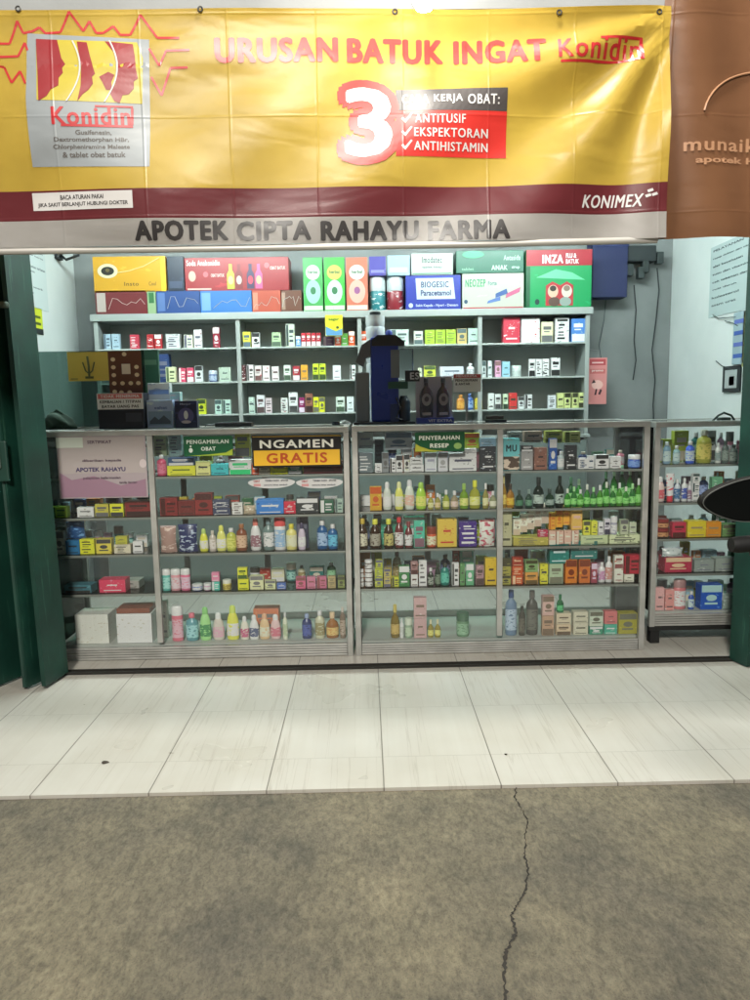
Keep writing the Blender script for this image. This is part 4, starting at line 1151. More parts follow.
# back rack goods
YK = Y_RACK+0.02
shelf_row('back rack upper shelf', rs[0], YK, 346, """
C 104 111 15 a8c0d0 d8e4ec 567 pale blue carton
C 112 120 15 a8c0d0 d8e4ec 567 pale blue carton
C 130 139 14 c0384c e89aa0 fff coral red carton
C 147 154 14 a82028 d87878 eee brick red carton
C 154.5 162 14 a82028 d87878 eee brick red carton
C 166 180 14 d4d4d4 788 556 white and grey carton #5
C 184 193 13 dcdcc8 a0a860 667 ivory carton
C 194 202 18 e0dcdc 902838 667 taller ivory carton with red side
C 213 220 20 8a1c30 e8e4e4 fff dark red carton with white top #1
C 243 251 15 d8d840 8a9038 567 yellow carton
C 252 260 14 e4e4e4 181818 222 white carton with black corners
C 272 281 14 b4d0a0 509048 565 pale green carton
C 286 295 22 c8d0c0 d0c030 344 tall white and yellow carton
C 296 301 10 5a90c0 a0c0e0 fff small sky blue carton
C 301.5 306 13 c02838 308048 fff red and green carton #0
C 306.5 311 13 c02838 308048 fff red and green carton #0
C 311.5 316 13 c02838 308048 fff red and green carton #0
C 316.5 321 13 c02838 308048 fff red and green carton #0
C 323 334 9 3a1c38 883050 655 dark plum carton
C 335 341 12 d05838 e0c040 fff orange and lime carton
C 341.5 348 12 70b850 e0d040 fff green and yellow carton
C 348.5 355 14 d85828 f0a060 fff orange carton
C 360 368 14 d85828 f0a060 fff orange carton
C 390 409 15 c8d8d0 48a888 566 white and mint carton #3
C 414 423 13 d8dcd0 c85838 566 white and orange carton #0
C 425 435 14 a8c838 e0e890 784 lime striped carton #5
C 435.5 445.5 14 a8c838 e0e890 784 lime striped carton #5
C 446 456 14 a8c838 e0e890 784 lime striped carton #5
C 457 467 15 c8b070 c87838 566 tan and orange carton
C 468 479 15 b8d0c4 4a9078 344 white and teal carton #2
C 503 520 25 c8384c f0e4e4 fff red and white milk carton #2
C 521 540 24 ece4e4 c0283c fff white milk carton with red oval #2
C 541 553 20 e4e0b8 c8c038 666 cream and yellow carton #0
C 555 569 24 e4e8e4 1c2420 222 white carton with black bars #5
C 571 585 23 4a80c8 c8dcd0 fff blue and white carton #0
""")
shelf_row('back rack middle shelf', rs[1], YK, 380, """
C 153 170 28 1f3462 3a5a80 667 dark navy folder
C 166 176 15 d8dcb0 8a9850 564 cream and olive carton ~-3
C 179 186 14 d04868 f0a8b0 fff rose pink carton
C 187 194 14 d04868 f0a8b0 fff rose pink carton
C 195 203 16 d8dcdc 202428 333 white and black carton
J 208 217 11 38508a a8b4c8 c8d0dc low blue jar
C 219 231 14 b4c4b4 5a8040 455 pale sage carton
C 238 246 16 4a1c20 e0d4d4 fff dark maroon carton with white oval #2
C 247 254 16 e4dcdc 903038 444 white carton with maroon edge
C 255 262 15 ecdcdc c84050 644 white and coral carton
C 263 270 15 ecdcdc c84050 644 white and coral carton
C 272 279 14 ecdcdc c84050 644 white and coral carton
C 284 291 15 dce8d8 78b038 454 white and lime carton #0
C 293 300 14 a02838 e0c030 fff crimson and yellow carton #0
C 301 308 15 d89828 e8b850 765 plain orange carton
C 313 319 16 c8d828 5a8818 342 lime yellow carton
C 319.5 326 16 c8d828 5a8818 342 lime yellow carton
C 333 341 14 e4e8e8 b0b4b8 778 plain white carton
C 350 356 14 e0e4e4 b83840 444 white carton with red corner
C 418 422 10 d8dcc0 c8c890 565 small ivory carton
C 424 436 12 c8d040 8a9820 453 yellow green carton
C 440 464 11 d0d4dc 5888c0 567 long white and blue carton
B 467 475 14 dce0e0 b0b4b8 e8e8e8 small white dropper bottle
C 482 486 16 d8e0e0 a8b0b0 566 slim pale carton
C 488 492 16 d8e0e0 a8b0b0 566 slim pale carton
C 495 501 16 e0a8c8 f0d0e0 866 candy pink carton
C 502 510 15 98c8dc d8ecf4 466 light aqua carton
J 512 522 11 d0dcd8 b8c4c0 d8e4e0 clear white cup
C 529 535 17 e8e8ec 555a60 222 white carton with black dots
C 535.5 542 17 e8e8ec 555a60 222 white carton with black dots
C 542.5 549 17 e8e8ec 555a60 222 white carton with black dots
C 551 560 18 e4e4ec 4a4a50 222 taller white carton set apart
""")
shelf_row('back rack lower shelf', rs[2], YK, 412, """
C 197 206 15 c8d028 6a8820 342 yellow and green carton
C 215 222 14 b8d4c8 a0b8b0 455 pale mint carton
C 223 231 14 b8d4c8 a0b8b0 455 pale mint carton
C 249 255 16 c0d4c8 80a090 455 pale mint carton
C 257 265 18 dcdce0 c05878 544 white and pink carton #0
C 265.5 272 15 d8c8cc b83860 544 pink carton with white top
C 281 288 15 d8dcd8 a85860 433 white carton with rose mark
C 289 298 20 e4e8e8 9aa0a0 444 tall plain white carton
C 299 305 15 882058 b85888 dcd magenta carton
C 305.5 313 19 8a5a48 d8b0a0 322 brown and pink carton
C 313.5 319 15 d8d818 b8b010 665 bright yellow carton
C 319.5 325 15 d8d818 b8b010 665 bright yellow carton
C 336 345 15 d8e4d8 90b838 454 white and green carton #0
C 347 354 15 dce4e4 a8b0b0 455 greyish white carton
B 457 465 15 b87828 d8a048 c88838 orange bottle
B 466 474 16 3a5898 8aa8d0 4a68a0 blue bottle
B 475 483 15 c8b018 e0d050 a89818 yellow bottle
C 488 494 16 e0e4e0 4a5050 333 white carton with dark dot
C 495 501 15 e0e4e0 a0b0a0 444 white carton with grey lines
C 503 508 15 d0e0c0 38a038 343 green and white carton #0
C 509 517 16 c83838 e0a080 343 red and white carton
C 518 524 12 dce0e0 788080 444 low white carton
C 525 532 14 e4e8ec 50545a 222 white carton with black speck
C 548 556 13 d8dce0 888c90 333 pale grey carton
C 557 563.5 15 d0d890 4a5a28 332 cream carton with dark text
C 564 570.5 15 d0d890 4a5a28 332 cream carton with dark text
C 572 578 15 d0d890 4a5a28 332 cream carton with dark text
C 578.5 585 15 d0d890 4a5a28 332 cream carton with dark text
""")
GAIN = 1.5
BACKS = [('teal', '2a6a66', '8ab8b0'), ('ivory', 'c8c0a4', '8a7a50'), ('brick red', '983028', 'd8a090'), ('lime', '9aa82c', 'dce080'), ('pale blue', '88a8b8', 'd8e4e8'), ('orange', 'b8682a', 'e8b060'),
         ('white', 'd4d4cc', '7888a0'), ('forest green', '25583a', '88b890'), ('mauve', '886a80', 'c8a8b8'), ('mustard', 'b49a30', 'e4d478'), ('navy', '24345e', '8898c0'), ('pink', 'bc7888', 'e8c0c8')]
def back_row(where, z, Y, ypx, x0, x1, hmin, hmax, seed, back=15, kinds='CCCBJ'):
    r = random.Random(seed); x = x0; txt = ''
    while x < x1-5:
        w = r.uniform(7, 15); h = r.uniform(hmin, hmax); nm, c1, c2 = r.choice(BACKS); k = r.choice(kinds)
        if k != 'C': w = min(w, 10)
        txt += '%s %g %g %g %s %s %s %s %s in back row ~%g\n' % (k, x, min(x+w, x1), h, c1, c2, r.choice(('e0e0dc', '4a4a48', 'b8b0a0')), nm, {'C': 'carton', 'B': 'bottle', 'J': 'jar'}[k], back)
        x += w+r.uniform(0.3, 6)
    shelf_row(where, z, Y, ypx, txt)
for a_ in ((0, 'top shelf, left bay', shA, 475, 186, 342, 14, 24), (1, 'second shelf, left bay', shA, 515, 162, 340, 10, 18), (3, 'fourth shelf, left bay', shA, 591, 250, 342, 10, 18),
           (2, 'third shelf, far left bay', shA, 552, 70, 148, 12, 24), (1, 'second shelf, far left bay', shA, 515, 60, 150, 10, 18),
           (0, 'top shelf, centre bay', shB, 473, 388, 494, 18, 27), (1, 'second shelf, centre bay', shB, 511, 360, 495, 10, 20), (2, 'third shelf, centre bay', shB, 548, 360, 495, 18, 28), (3, 'fourth shelf, centre bay', shB, 587, 360, 495, 16, 30),
           (0, 'top shelf, right bay', shB, 469, 550, 640, 10, 20), (2, 'third shelf, right bay', shB, 546, 508, 640, 26, 31), (3, 'fourth shelf, right bay', shB, 585, 503, 640, 22, 32)):
    back_row(a_[1], a_[2][a_[0]], YI, a_[3], a_[4], a_[5], a_[6], a_[7], 11+ALL.__len__(), 17)
for i_, (nm_, yp_, h0_, h1_) in enumerate((('top shelf', 465, 18, 30), ('second shelf', 503, 16, 28), ('third shelf', 538, 12, 24), ('fourth shelf', 573, 12, 24), ('floor shelf', 612, 16, 28))):
    back_row(nm_+', end case', shC[i_], YJ, yp_, 658, 745, h0_, h1_, 77+i_, 17)
GAIN = 1.0
print('goods', len(ALL), 'max words', max(len(a.replace(',', '').split()) for a in ALL), 'dups', len(ALL)-len(set(ALL)))

# big cartons on top of the rack
GAIN = 0.8
def bigbox(x0, x1, y0, y1, c1, c2, label, d=0.2, dy=0.0, z=None):
    """carton given by its front outline"""
    yy = Y_RACK-0.005+dy
    A = P(x0, (y0+y1)/2, yy); B = P(x1, (y0+y1)/2, yy); zt_ = P((x0+x1)/2, y0, yy).z; zb_ = P((x0+x1)/2, y1, yy).z
    if z is not None: zb_ = z
    o = empty('product_carton', ((A.x+B.x)/2, yy+d/2, zb_), label, 'carton'); w = B.x-A.x-0.003; h = zt_-zb_-0.002
    bm = bmesh.new(); box(bm, -w/2, w/2, -d/2, d/2, 0, h, 0.003); link('carton_body', bm, printed(c1, c2, 0.35, 14, 0.66), o)
    return o, w, h, d
def face(o, w, h, d, parts):
    """parts: (name, colour, shape) with coords as fractions of the front"""
    for nm, col, lay, sh in parts:
        if sh[0] == 'r':
            _, a, b, c, e = sh; bm = bmesh.new(); box(bm, a*w-w/2, b*w-w/2, -d/2-0.0006*lay-0.0006, -d/2-0.0006*lay+0.0002-0.0004, c*h, e*h)
        elif sh[0] == 'e':
            _, cx, cz, rx, rz = sh; bm = poly_bm([((cx+rx*math.cos(2*math.pi*k/24))*w-w/2, (cz+rz*math.sin(2*math.pi*k/24))*h) for k in range(24)], -d/2-0.0006*lay-0.001)
        elif sh[0] == 'p':
            bm = poly_bm([(x*w-w/2, z*h) for x, z in sh[1]], -d/2-0.0006*lay-0.001)
        elif sh[0] == 't':
            _, s, a, b, c, e, bold = sh; bm = text_bm(s, a*w-w/2, b*w-w/2, c*h, e*h, bold)
            for v in bm.verts: v.co.y += -d/2-0.0006*lay-0.0012
        elif sh[0] == 'l':
            bm = bmesh.new(); pts = [((x)*w-w/2, -d/2-0.0008*lay-0.001, z*h) for x, z in sh[1]]; tube(bm, pts, sh[2], 6)
        link(nm, bm, mat(col, 0.4) if isinstance(col, str) else col, o)
ZR = RZ+0.001
lower = [(95, 147, '6e2024', 'c8b8b0', 'maroon carton with pale mountain line at left end of rack top'),
         (147, 156, '9ab488', 'd0dca0', 'narrow pale green carton between maroon and blue cartons on rack top'),
         (156, 200, '2a4a88', '5a78b0', 'dark blue carton with white mountain line on rack top'),
         (200, 252, '3a78c0', '7aa8d8', 'light blue carton with white mountain line on rack top'),
         (252, 281, 'b8503c', 'd88870', 'salmon red carton under the red syrup carton'),
         (281, 302, '6a4030', 'a88878', 'brown carton with pale mountain line on rack top')]
H1 = None
for i, (a, b_, c1, c2, lab) in enumerate(lower):
    o, w, h, d = bigbox(a, b_, 290, 311, c1, c1, lab, 0.2, 0, ZR)
    topz = ZR+h
    rr_ = random.Random(i)
    if i != 1:
        ml = [(0.25 if w > .2 else 0.05, 0.2)]; 
        while ml[-1][0] < 0.9: ml.append((min(0.96, ml[-1][0]+0.09), 0.25+0.5*rr_.random()))
        face(o, w, h, d, [('mountain_line', 'c8c0b8', 1, ('l', ml, 0.0018)), ('colour_block', c2, 0.2, ('r', 0.03, 0.2, 0.1, 0.9))])
    else: face(o, w, h, d, [('colour_block', '2a6a38', 1, ('r', 0.2, 0.8, 0.45, 0.9))])
ZT2 = topz+0.002
o, w, h, d = bigbox(93, 166, 256, 290, 'd8a018', 'e0b030', 'golden yellow carton with a black eye emblem at left on rack top', 0.2, 0, ZT2)
face(o, w, h, d, [('white_oval', 'e8dcb8', 1, ('e', 0.2, 0.6, 0.14, 0.2)), ('eye_emblem', '1c1810', 2, ('e', 0.2, 0.6, 0.09, 0.12)), ('iris', '6a5a30', 3, ('e', 0.2, 0.62, 0.03, 0.05)),
    ('swoosh', 'f0dca0', 1, ('l', [(0.33, 0.55), (0.5, 0.6), (0.7, 0.72), (0.92, 0.95)], 0.003)), ('lettering', '6a5018', 1, ('t', 'Insto', 0.42, 0.62, 0.18, 0.29, 0.04)), ('lettering', '6a5018', 1, ('t', 'Cool', 0.76, 0.86, 0.18, 0.29, 0.04)), ('side_band', 'f0c818', 0.3, ('r', 0.93, 0.995, 0.02, 0.98))])
o, w, h, d = bigbox(167, 184, 256, 290, '1c2438', '2a3450', 'dark navy carton between yellow and red cartons on rack top', 0.2, 0, ZT2); face(o, w, h, d, [('grey_band', '3c4660', 1, ('r', 0.1, 0.9, 0.1, 0.3))])
o, w, h, d = bigbox(184.5, 289, 257, 290, '982028', 'b83038', 'wide red syrup carton with bottle pictures on rack top', 0.2, 0, ZT2)
fp = [('lettering', 'e8dcd8', 1, ('t', 'Soda Anakonidin', 0.02, 0.34, 0.76, 0.93, 0.05)), ('lettering', 'e0c8c0', 1, ('t', 'OBAT BATUK', 0.25, 0.38, 0.42, 0.52, 0.03)), ('lettering', 'e0c8c0', 1, ('t', 'OBAT BATUK', 0.82, 0.97, 0.62, 0.72, 0.03)), ('round_badge', 'e06870', 1, ('e', 0.2, 0.5, 0.025, 0.085)), ('round_badge', 'e06870', 1, ('e', 0.79, 0.75, 0.025, 0.085)),
      ('emblem', 'd8b0a0', 1, ('e', 0.07, 0.45, 0.035, 0.16))]
for cx, cc, c2 in ((0.44, 'b8c838', 'e8b088'), (0.52, '7a1820', 'd8c8b8'), (0.63, '30204a', 'c83850'), (0.71, 'd05890', 'e8b088')):
    fp += [('bottle_picture', cc, 1, ('p', [(cx-.035, .06), (cx+.035, .06), (cx+.035, .5), (cx+.015, .62), (cx+.015, .8), (cx-.015, .8), (cx-.015, .62), (cx-.035, .5)])), ('bottle_badge', c2, 2, ('e', cx, 0.32, 0.025, 0.13))]
fp += [('bottom_line', 'd8c0b8', 1, ('r', 0.02, 0.25, 0.04, 0.09))]
face(o, w, h, d, fp)
for (a, b_, c1, c2, c3, lab) in ((303, 323, '4aa858', 'a8dcc8', 'e0ecd8', 'green upright carton with pale round at left of the three uprights'), (324, 345, '48b848', 'cfe0dc', 'd8d060', 'bright green upright carton with white top and round, middle of three'), (346, 368, 'd87860', 'f0b8a8', 'e8e4dc', 'salmon upright carton with pink round, rightmost of three uprights')):
    o, w, h, d = bigbox(a, b_, 257, 309, c1, c1, lab, 0.16, 0, ZR)
    face(o, w, h, d, [('round_picture', c2, 1, ('e', 0.5, 0.36, 0.38, 0.22)), ('flower_picture', 'a06090' if a == 346 else '3a7a50', 2, ('e', 0.5, 0.38, 0.14, 0.07)), ('top_panel', c3, 1, ('e', 0.5, 0.72, 0.36, 0.14)), ('lettering', '3a6a48', 2, ('t', 'herbal', 0.25, 0.75, 0.7, 0.76, 0.03)), ('base_strip', 'e0e0d0', 0.5, ('r', 0.03, 0.97, 0.02, 0.1))])
o, w, h, d = bigbox(369, 386, 272, 308, 'd8dcdc', 'c8cccc', 'x', 0.08, 0, ZR)
bpy.data.objects.remove(o.children[0]) if o.children else None
def canister(x0, x1, c, lab):
    A = P(x0, 308, Y_RACK+.01); B = P(x1, 308, Y_RACK+.01); r = (B.x-A.x)/2*0.97; h = 0.25
    q = empty('canister', ((A.x+B.x)/2, Y_RACK+0.01+r, ZR), lab, 'canister')
    bm = bmesh.new(); lathe(bm, [(r*0.95, 0), (r, 0.005), (r, h*0.5), (r*0.96, h*0.52)], 24); link('canister_body', bm, printed(c, 'e0e4e4', 0.35, 30, 0.6), q, True)
    bm = bmesh.new(); lathe(bm, [(r*1.0, h*0.521), (r*1.02, h*0.54), (r*1.02, h*0.86), (r*0.95, h*0.9)], 24); link('lid', bm, mat('d4dee0', 0.35), q, True)
    return ZR+h*0.9
bpy.data.objects.remove(o)
zc = canister(369.5, 386, '2a8088', 'white lidded canister with teal body on rack top'); canister(387, 404.5, '8a2430', 'white lidded canister with dark red body on rack top')
o, w, h, d = bigbox(369, 386, 256, 278, '5048a0', '6a60b0', 'violet carton resting on the teal canister', 0.12, 0.0, zc+0.001); face(o, w, h, d, [('pale_band', '8a88c8', 1, ('r', 0.1, 0.9, 0.15, 0.3))])
o, w, h, d = bigbox(387, 410, 255, 278, 'a8c8d8', 'b8d4e0', 'pale aqua carton resting on the dark red canister', 0.12, 0.0, zc+0.001); face(o, w, h, d, [('pale_band', 'c8e0e8', 1, ('r', 0.1, 0.9, 0.15, 0.4))])
o, w, h, d = bigbox(405.5, 461, 275, 307, '2838a0', '3848b0', 'blue carton lettered BIOGESIC with white panel on rack top', 0.2, 0, ZR); hb = h
face(o, w, h, d, [('white_panel', 'd0dcec', 1, ('p', [(0.2, 0.3), (0.9, 0.3), (0.86, 0.92), (0.18, 0.92)])), ('lettering', '283060', 2, ('t', 'BIOGESIC', 0.28, 0.78, 0.64, 0.82, 0.04)), ('lettering', '404870', 2, ('t', 'Paracetamol', 0.27, 0.82, 0.4, 0.57, 0.03)), ('lettering', 'c8d0e8', 1, ('t', 'Sakit Kepala - Nyeri - Demam', 0.18, 0.95, 0.06, 0.16, 0.03)), ('emblem', 'd0dcec', 1, ('e', 0.09, 0.12, 0.04, 0.07))])
o, w, h, d = bigbox(411, 453, 253, 275, 'c8d0c8', 'd0d8d0', 'white green edged carton on top of the blue lettered one', 0.18, 0, ZR+hb+0.003)
face(o, w, h, d, [('lettering', '3a4a48', 1, ('t', 'Imodatec', 0.26, 0.74, 0.55, 0.85, 0.04)), ('lettering', '6a7a78', 1, ('t', 'tablet hisap', 0.26, 0.74, 0.28, 0.42, 0.02)), ('green_line', '3a9068', 1, ('r', 0.03, 0.97, 0.04, 0.09))])
o, w, h, d = bigbox(462, 524, 273, 306, 'c8ccbc', 'd4d8c8', 'white carton lettered NEOZEP with capsule pictures on rack top', 0.2, 0, ZR); hn = h
face(o, w, h, d, [('lettering', '48a070', 1, ('t', 'NEOZEP', 0.05, 0.38, 0.62, 0.84, 0.05)), ('lettering', '5a8a88', 1, ('t', 'Forte', 0.42, 0.56, 0.66, 0.78, 0.02)), ('red_line', 'a82838', 1, ('r', 0.01, 0.99, 0.0, 0.04)), ('emblem', '284868', 1, ('e', 0.06, 0.2, 0.03, 0.06)),
    ('capsule_picture', '5a78b8', 1, ('p', [(0.4, 0.14), (0.62, 0.22), (0.62, 0.34), (0.42, 0.22)])), ('capsule_picture', '3a5a98', 1, ('p', [(0.54, 0.3), (0.74, 0.42), (0.72, 0.56), (0.54, 0.42)])), ('capsule_picture', 'c86088', 1, ('p', [(0.7, 0.28), (0.93, 0.46), (0.95, 0.6), (0.72, 0.42)]))])
o, w, h, d = bigbox(456, 524, 250, 273, '17604a', '207858', 'dark green carton with white lettering stacked on the capsule carton', 0.18, 0, ZR+hn+0.003)
face(o, w, h, d, [('green_ellipse', '38a878', 1, ('e', 0.25, 0.82, 0.16, 0.16)), ('lettering', 'c8dcd0', 1, ('t', 'Antasida', 0.7, 0.95, 0.55, 0.78, 0.04)), ('lettering', 'c8dcd0', 1, ('t', 'ANAK', 0.52, 0.76, 0.12, 0.34, 0.05)), ('lettering', '88b8a0', 1, ('t', 'tablet', 0.08, 0.26, 0.12, 0.24, 0.02)), ('lettering', 'c8dcd0', 1, ('t', 'sirup', 0.82, 0.94, 0.15, 0.3, 0.03))])
o, w, h, d = bigbox(526, 592, 249, 304, '189858', '20a868', 'large green carton with red top lettered INZA at right end of rack', 0.2, 0, ZR)
face(o, w, h, d, [('red_top', 'a82030', 1, ('r', 0.0, 1.0, 0.72, 0.995)), ('lettering', 'ece8e8', 2.5, ('t', 'INZA', 0.24, 0.56, 0.76, 0.91, 0.08)), ('lettering', 'ece8e8', 2.5, ('t', 'FLU &', 0.6, 0.76, 0.85, 0.93, 0.03)), ('lettering', 'ece8e8', 2.5, ('t', 'BATUK', 0.6, 0.8, 0.75, 0.83, 0.03)),
    ('swoosh', '70d0a0', 1, ('p', [(0.15, 0.52), (0.9, 0.47), (0.7, 0.6), (0.45, 0.66)])), ('heart_picture', 'b83038', 1, ('p', [(0.3, 0.03), (0.3, 0.38), (0.4, 0.45), (0.52, 0.38), (0.62, 0.45), (0.72, 0.38), (0.72, 0.03)])),
    ('round_portrait', 'e0c0a8', 2, ('e', 0.41, 0.28, 0.08, 0.11)), ('round_portrait', 'e0d4c8', 2, ('e', 0.62, 0.28, 0.08, 0.11)), ('hair_shape', '30241c', 3, ('e', 0.41, 0.33, 0.05, 0.05)), ('hair_shape', '8a7868', 3, ('e', 0.62, 0.33, 0.05, 0.05)),
    ('clothing_shape', '5a4038', 3, ('e', 0.43, 0.1, 0.09, 0.08)), ('clothing_shape', '98a8a0', 3, ('e', 0.6, 0.1, 0.09, 0.08)), ('emblem', '1c3838', 1, ('e', 0.17, 0.1, 0.035, 0.05)), ('side_band', '0c5030', 0.4, ('r', 0.0, 0.06, 0.01, 0.71))])
GAIN = 1.0
# navy box on the wall beside the rack
A = P(593, 247, 5.36); B = P(627, 297, 5.36)
o = empty('wall_box', ((A.x+B.x)/2, 5.43, B.z), 'plain dark navy box fixed high on the grey wall beside the rack', 'box')
bm = bmesh.new(); box(bm, -(B.x-A.x)/2, (B.x-A.x)/2, -0.07, 0.068, 0, A.z-B.z+0.06, 0.004); link('box_body', bm, mat('18204a', 0.6), o)
bm = bmesh.new(); box(bm, -(B.x-A.x)/2-.004, (B.x-A.x)/2+.004, -0.074, 0.066, A.z-B.z+0.0, A.z-B.z+0.05, 0.004); link('lid', bm, mat('1c2654', 0.6), o)
# cluttered bracket and wires on the wall
def wire(label, pts, Y, r=0.004, col='22282a', name='wall_cable'):
    bm = bmesh.new(); tube(bm, [P(x, y, Y) for x, y in pts], r, 6); o = link(name, bm, mat(col, 0.6), None, True); tag(o, label, 'cable', None)
wire('thin black cable hanging from the high bracket to the counter', [(657, 268), (659, 290), (656, 320), (652, 350), (655, 380), (653, 405), (654, 430), (654, 470)], 5.485)
wire('short dark cable hanging left of the long wall cable', [(634, 285), (636, 310), (634, 340), (636, 360), (633, 380)], 5.485)
wire('pale cable running down the wall beside the rack', [(606, 297), (604, 320), (599, 345), (601, 358)], 5.49, 0.003, '4a5254')
A = P(628, 250, 5.4); B = P(655, 282, 5.4)
o = empty('junction_bracket', ((A.x+B.x)/2, 5.42, (A.z+B.z)/2), 'dark clutter of brackets and plugs high on the grey wall', 'bracket')
bm = bmesh.new(); box(bm, -0.11, 0.10, -0.03, 0.078, 0.03, 0.14, 0.01); link('bracket_body', bm, mat('23292b', 0.6), o)
for xx, zz in ((-0.08, -0.02), (0.0, -0.04), (0.03, 0.0), (0.13, 0.06)):
    bm = bmesh.new(); box(bm, xx-0.022, xx+0.022, -0.03, 0.03, zz-0.045, zz+0.035, 0.006); link('plug', bm, mat('2a3232', 0.5), o)
# pink card hanging beside the rack
A = P(588, 358, 5.3); B = P(606, 404, 5.3)
o = empty('hanging_card', ((A.x+B.x)/2, 5.3, B.z), 'tall pink product card hanging beside the rack', 'card')
w = (B.x-A.x); h = A.z-B.z
bm = bmesh.new(); box(bm, -w/2, w/2, -0.006, 0.006, 0, h, 0.002); link('card_body', bm, mat('d88a88', 0.4), o)
face(o, w, h, 0.012, [('red_header', 'b84a50', 1, ('r', 0.08, 0.92, 0.84, 0.97)), ('white_line', 'ecc8c4', 2, ('r', 0.2, 0.8, 0.88, 0.91)), ('red_panel', 'c86868', 1, ('r', 0.1, 0.9, 0.66, 0.76)), ('picture', 'ecb8b0', 1, ('e', 0.5, 0.42, 0.3, 0.1)), ('dark_mark', '3a2028', 2, ('p', [(0.2, 0.45), (0.42, 0.47), (0.3, 0.54)])), ('dark_mark', '3a2028', 2, ('p', [(0.35, 0.2), (0.45, 0.2), (0.5, 0.33), (0.42, 0.33)])), ('dark_mark', '3a2028', 2, ('p', [(0.55, 0.22), (0.65, 0.2), (0.75, 0.3), (0.66, 0.33)])), ('lettering', 'f0dcd8', 2, ('t', 'promo', 0.2, 0.8, 0.69, 0.74, 0.02))])
bm = bmesh.new(); tube(bm, [(0, 0, h), (0.01, 0.0, h+0.05), (-0.085, 0.05, h+0.07)], 0.0015, 5); link('string', bm, mat('999', 0.5), o)
# yellow pouch hanging from the rack top edge
A = P(325, 315, Y_RACK-0.04); B = P(343, 336, Y_RACK-0.04)
o = empty('hanging_packet', ((A.x+B.x)/2, Y_RACK-0.04, B.z), 'yellow packet with blue lower edge hanging from the rack edge', 'packet'); w = B.x-A.x; h = A.z-B.z
bm = bmesh.new(); box(bm, -w/2, w/2, -0.008, 0.008, 0, h, 0.005); link('packet_body', bm, mat('d8cc28', 0.35), o)
face(o, w, h, 0.016, [('blue_wave', '5a90b8', 1, ('p', [(0.03, 0.03), (0.97, 0.03), (0.97, 0.35), (0.6, 0.22), (0.3, 0.34), (0.03, 0.45)])), ('green_lettering', '5a7a20', 1, ('t', 'segar', 0.2, 0.8, 0.7, 0.82, 0.03)), ('dark_mark', '3a4a28', 1, ('e', 0.7, 0.4, 0.08, 0.06))])
bm = bmesh.new(); tube(bm, [(0, 0, h-0.002), (0, 0.0, h+0.05), (0, 0.022, h+0.06)], 0.001, 5); link('string', bm, mat('999', 0.5), o)

# ------------------------------------------------------------------ wall papers
def wallpaper(name, side, pts, label, cat, colour, marks, th=0.003):
    """paper on a side wall: pts = (px0, py_top, px1, py_bottom)"""
    X = XL+0.001 if side < 0 else XR-0.001
    def hit(px, py):
        d = (CM.to_3x3() @ Vector(((px-375)/F, (500-py)/F, -1))); t = X/d.x
        return Vector((X, d.y*t, CAM_H+d.z*t))
    a = hit(pts[0], pts[1]); b_ = hit(pts[2], pts[3]); c = hit(pts[0], pts[3])
    y0, y1 = sorted((a.y, b_.y)); z0, z1 = sorted(((a.z+hit(pts[2], pts[1]).z)/2, (b_.z+c.z)/2))
    o = empty(name, (X, (y0+y1)/2, z0), label, cat); W_, H_ = y1-y0, z1-z0
    s = 1 if side < 0 else -1
    bm = bmesh.new(); box(bm, min(0, s*th), max(0, s*th), -W_/2, W_/2, 0, H_); link('paper_sheet', bm, mat(colour, 0.6), o)
    if marks:
        for k, (s_, u0, u1, v0, v1, col) in enumerate(marks):
            if s_ is None:
                bm = bmesh.new(); box(bm, s*(th+0.0005) if s > 0 else s*(th+0.0015), s*(th+0.0015) if s > 0 else s*(th+0.0005), (u0-0.5)*W_, (u1-0.5)*W_, v0*H_, v1*H_)
                link('printed_block', bm, mat(col, 0.6), o)
            else:
                bm = text_bm(s_, 0, (u1-u0)*W_, v0*H_, v1*H_, 0.02)
                for v in bm.verts:
                    yy = (u0-0.5)*W_+v.co.x
                    if s > 0: v.co = Vector((s*(th+0.001), yy, v.co.z))       # left wall: reading direction runs away from the street
                    else: v.co = Vector((s*(th+0.001), -yy, v.co.z))
                link('lettering', bm, mat(col, 0.6), o)
    return o
wallpaper('price_poster', -1, (20, 245, 48, 308), 'white printed poster on the left wall beside the green door', 'poster', 'c8d4d4', [('APOTEK', .3, .9, .88, .93, '4a5a60'), ('daftar harga', .1, .9, .80, .83, '4a5a60'), ('obat bebas terbatas', .1, .95, .62, .66, '4a5a60'), ('vitamin', .1, .5, .55, .58, '4a5a60'), ('obat generik', .1, .8, .30, .34, '4a5a60'), ('alat', .1, .4, .22, .25, '4a5a60')])
wallpaper('hanging_tag', -1, (31, 308, 43, 334), 'small yellow and black tag below the poster on the left wall', 'tag', 'c8d020', [(None, .0, 1, .0, .22, '20282a'), (None, .2, .8, .35, .45, '4a5a18'), (None, .2, .8, .6, .7, '4a5a18')])
wallpaper('price_poster', 1, (712, 238, 760, 312), 'large pale printed poster on the right wall beside the green door', 'poster', 'b4c4c4', [(s, .06, .06+w_, .92-k*.11, .95-k*.11, '3f4c50') for k, (s, w_) in enumerate((('PELAYANAN', .6), ('resep dokter dan obat', .75), ('alat kesehatan', .6), ('susu dan vitamin', .7), ('cek tekanan darah', .8), ('gula darah', .5), ('kolesterol', .55), ('asam urat', .5)))])
def wall_item(name, cat, px0, py0, px1, py1, colour, label, inner=None):
    wallpaper(name, 1, (px0, py0, px1, py1), label, cat, colour, inner or [], 0.012)
wall_item('hanging_strip', 'strip', 736, 312, 745, 364, '9ab0b8', 'strip of small blue and white sachets hanging on right wall', [(None, .1, .9, .12+k*.22, .2+k*.22, ('3a58a0', '5a6ab0')[k % 2]) for k in range(4)])
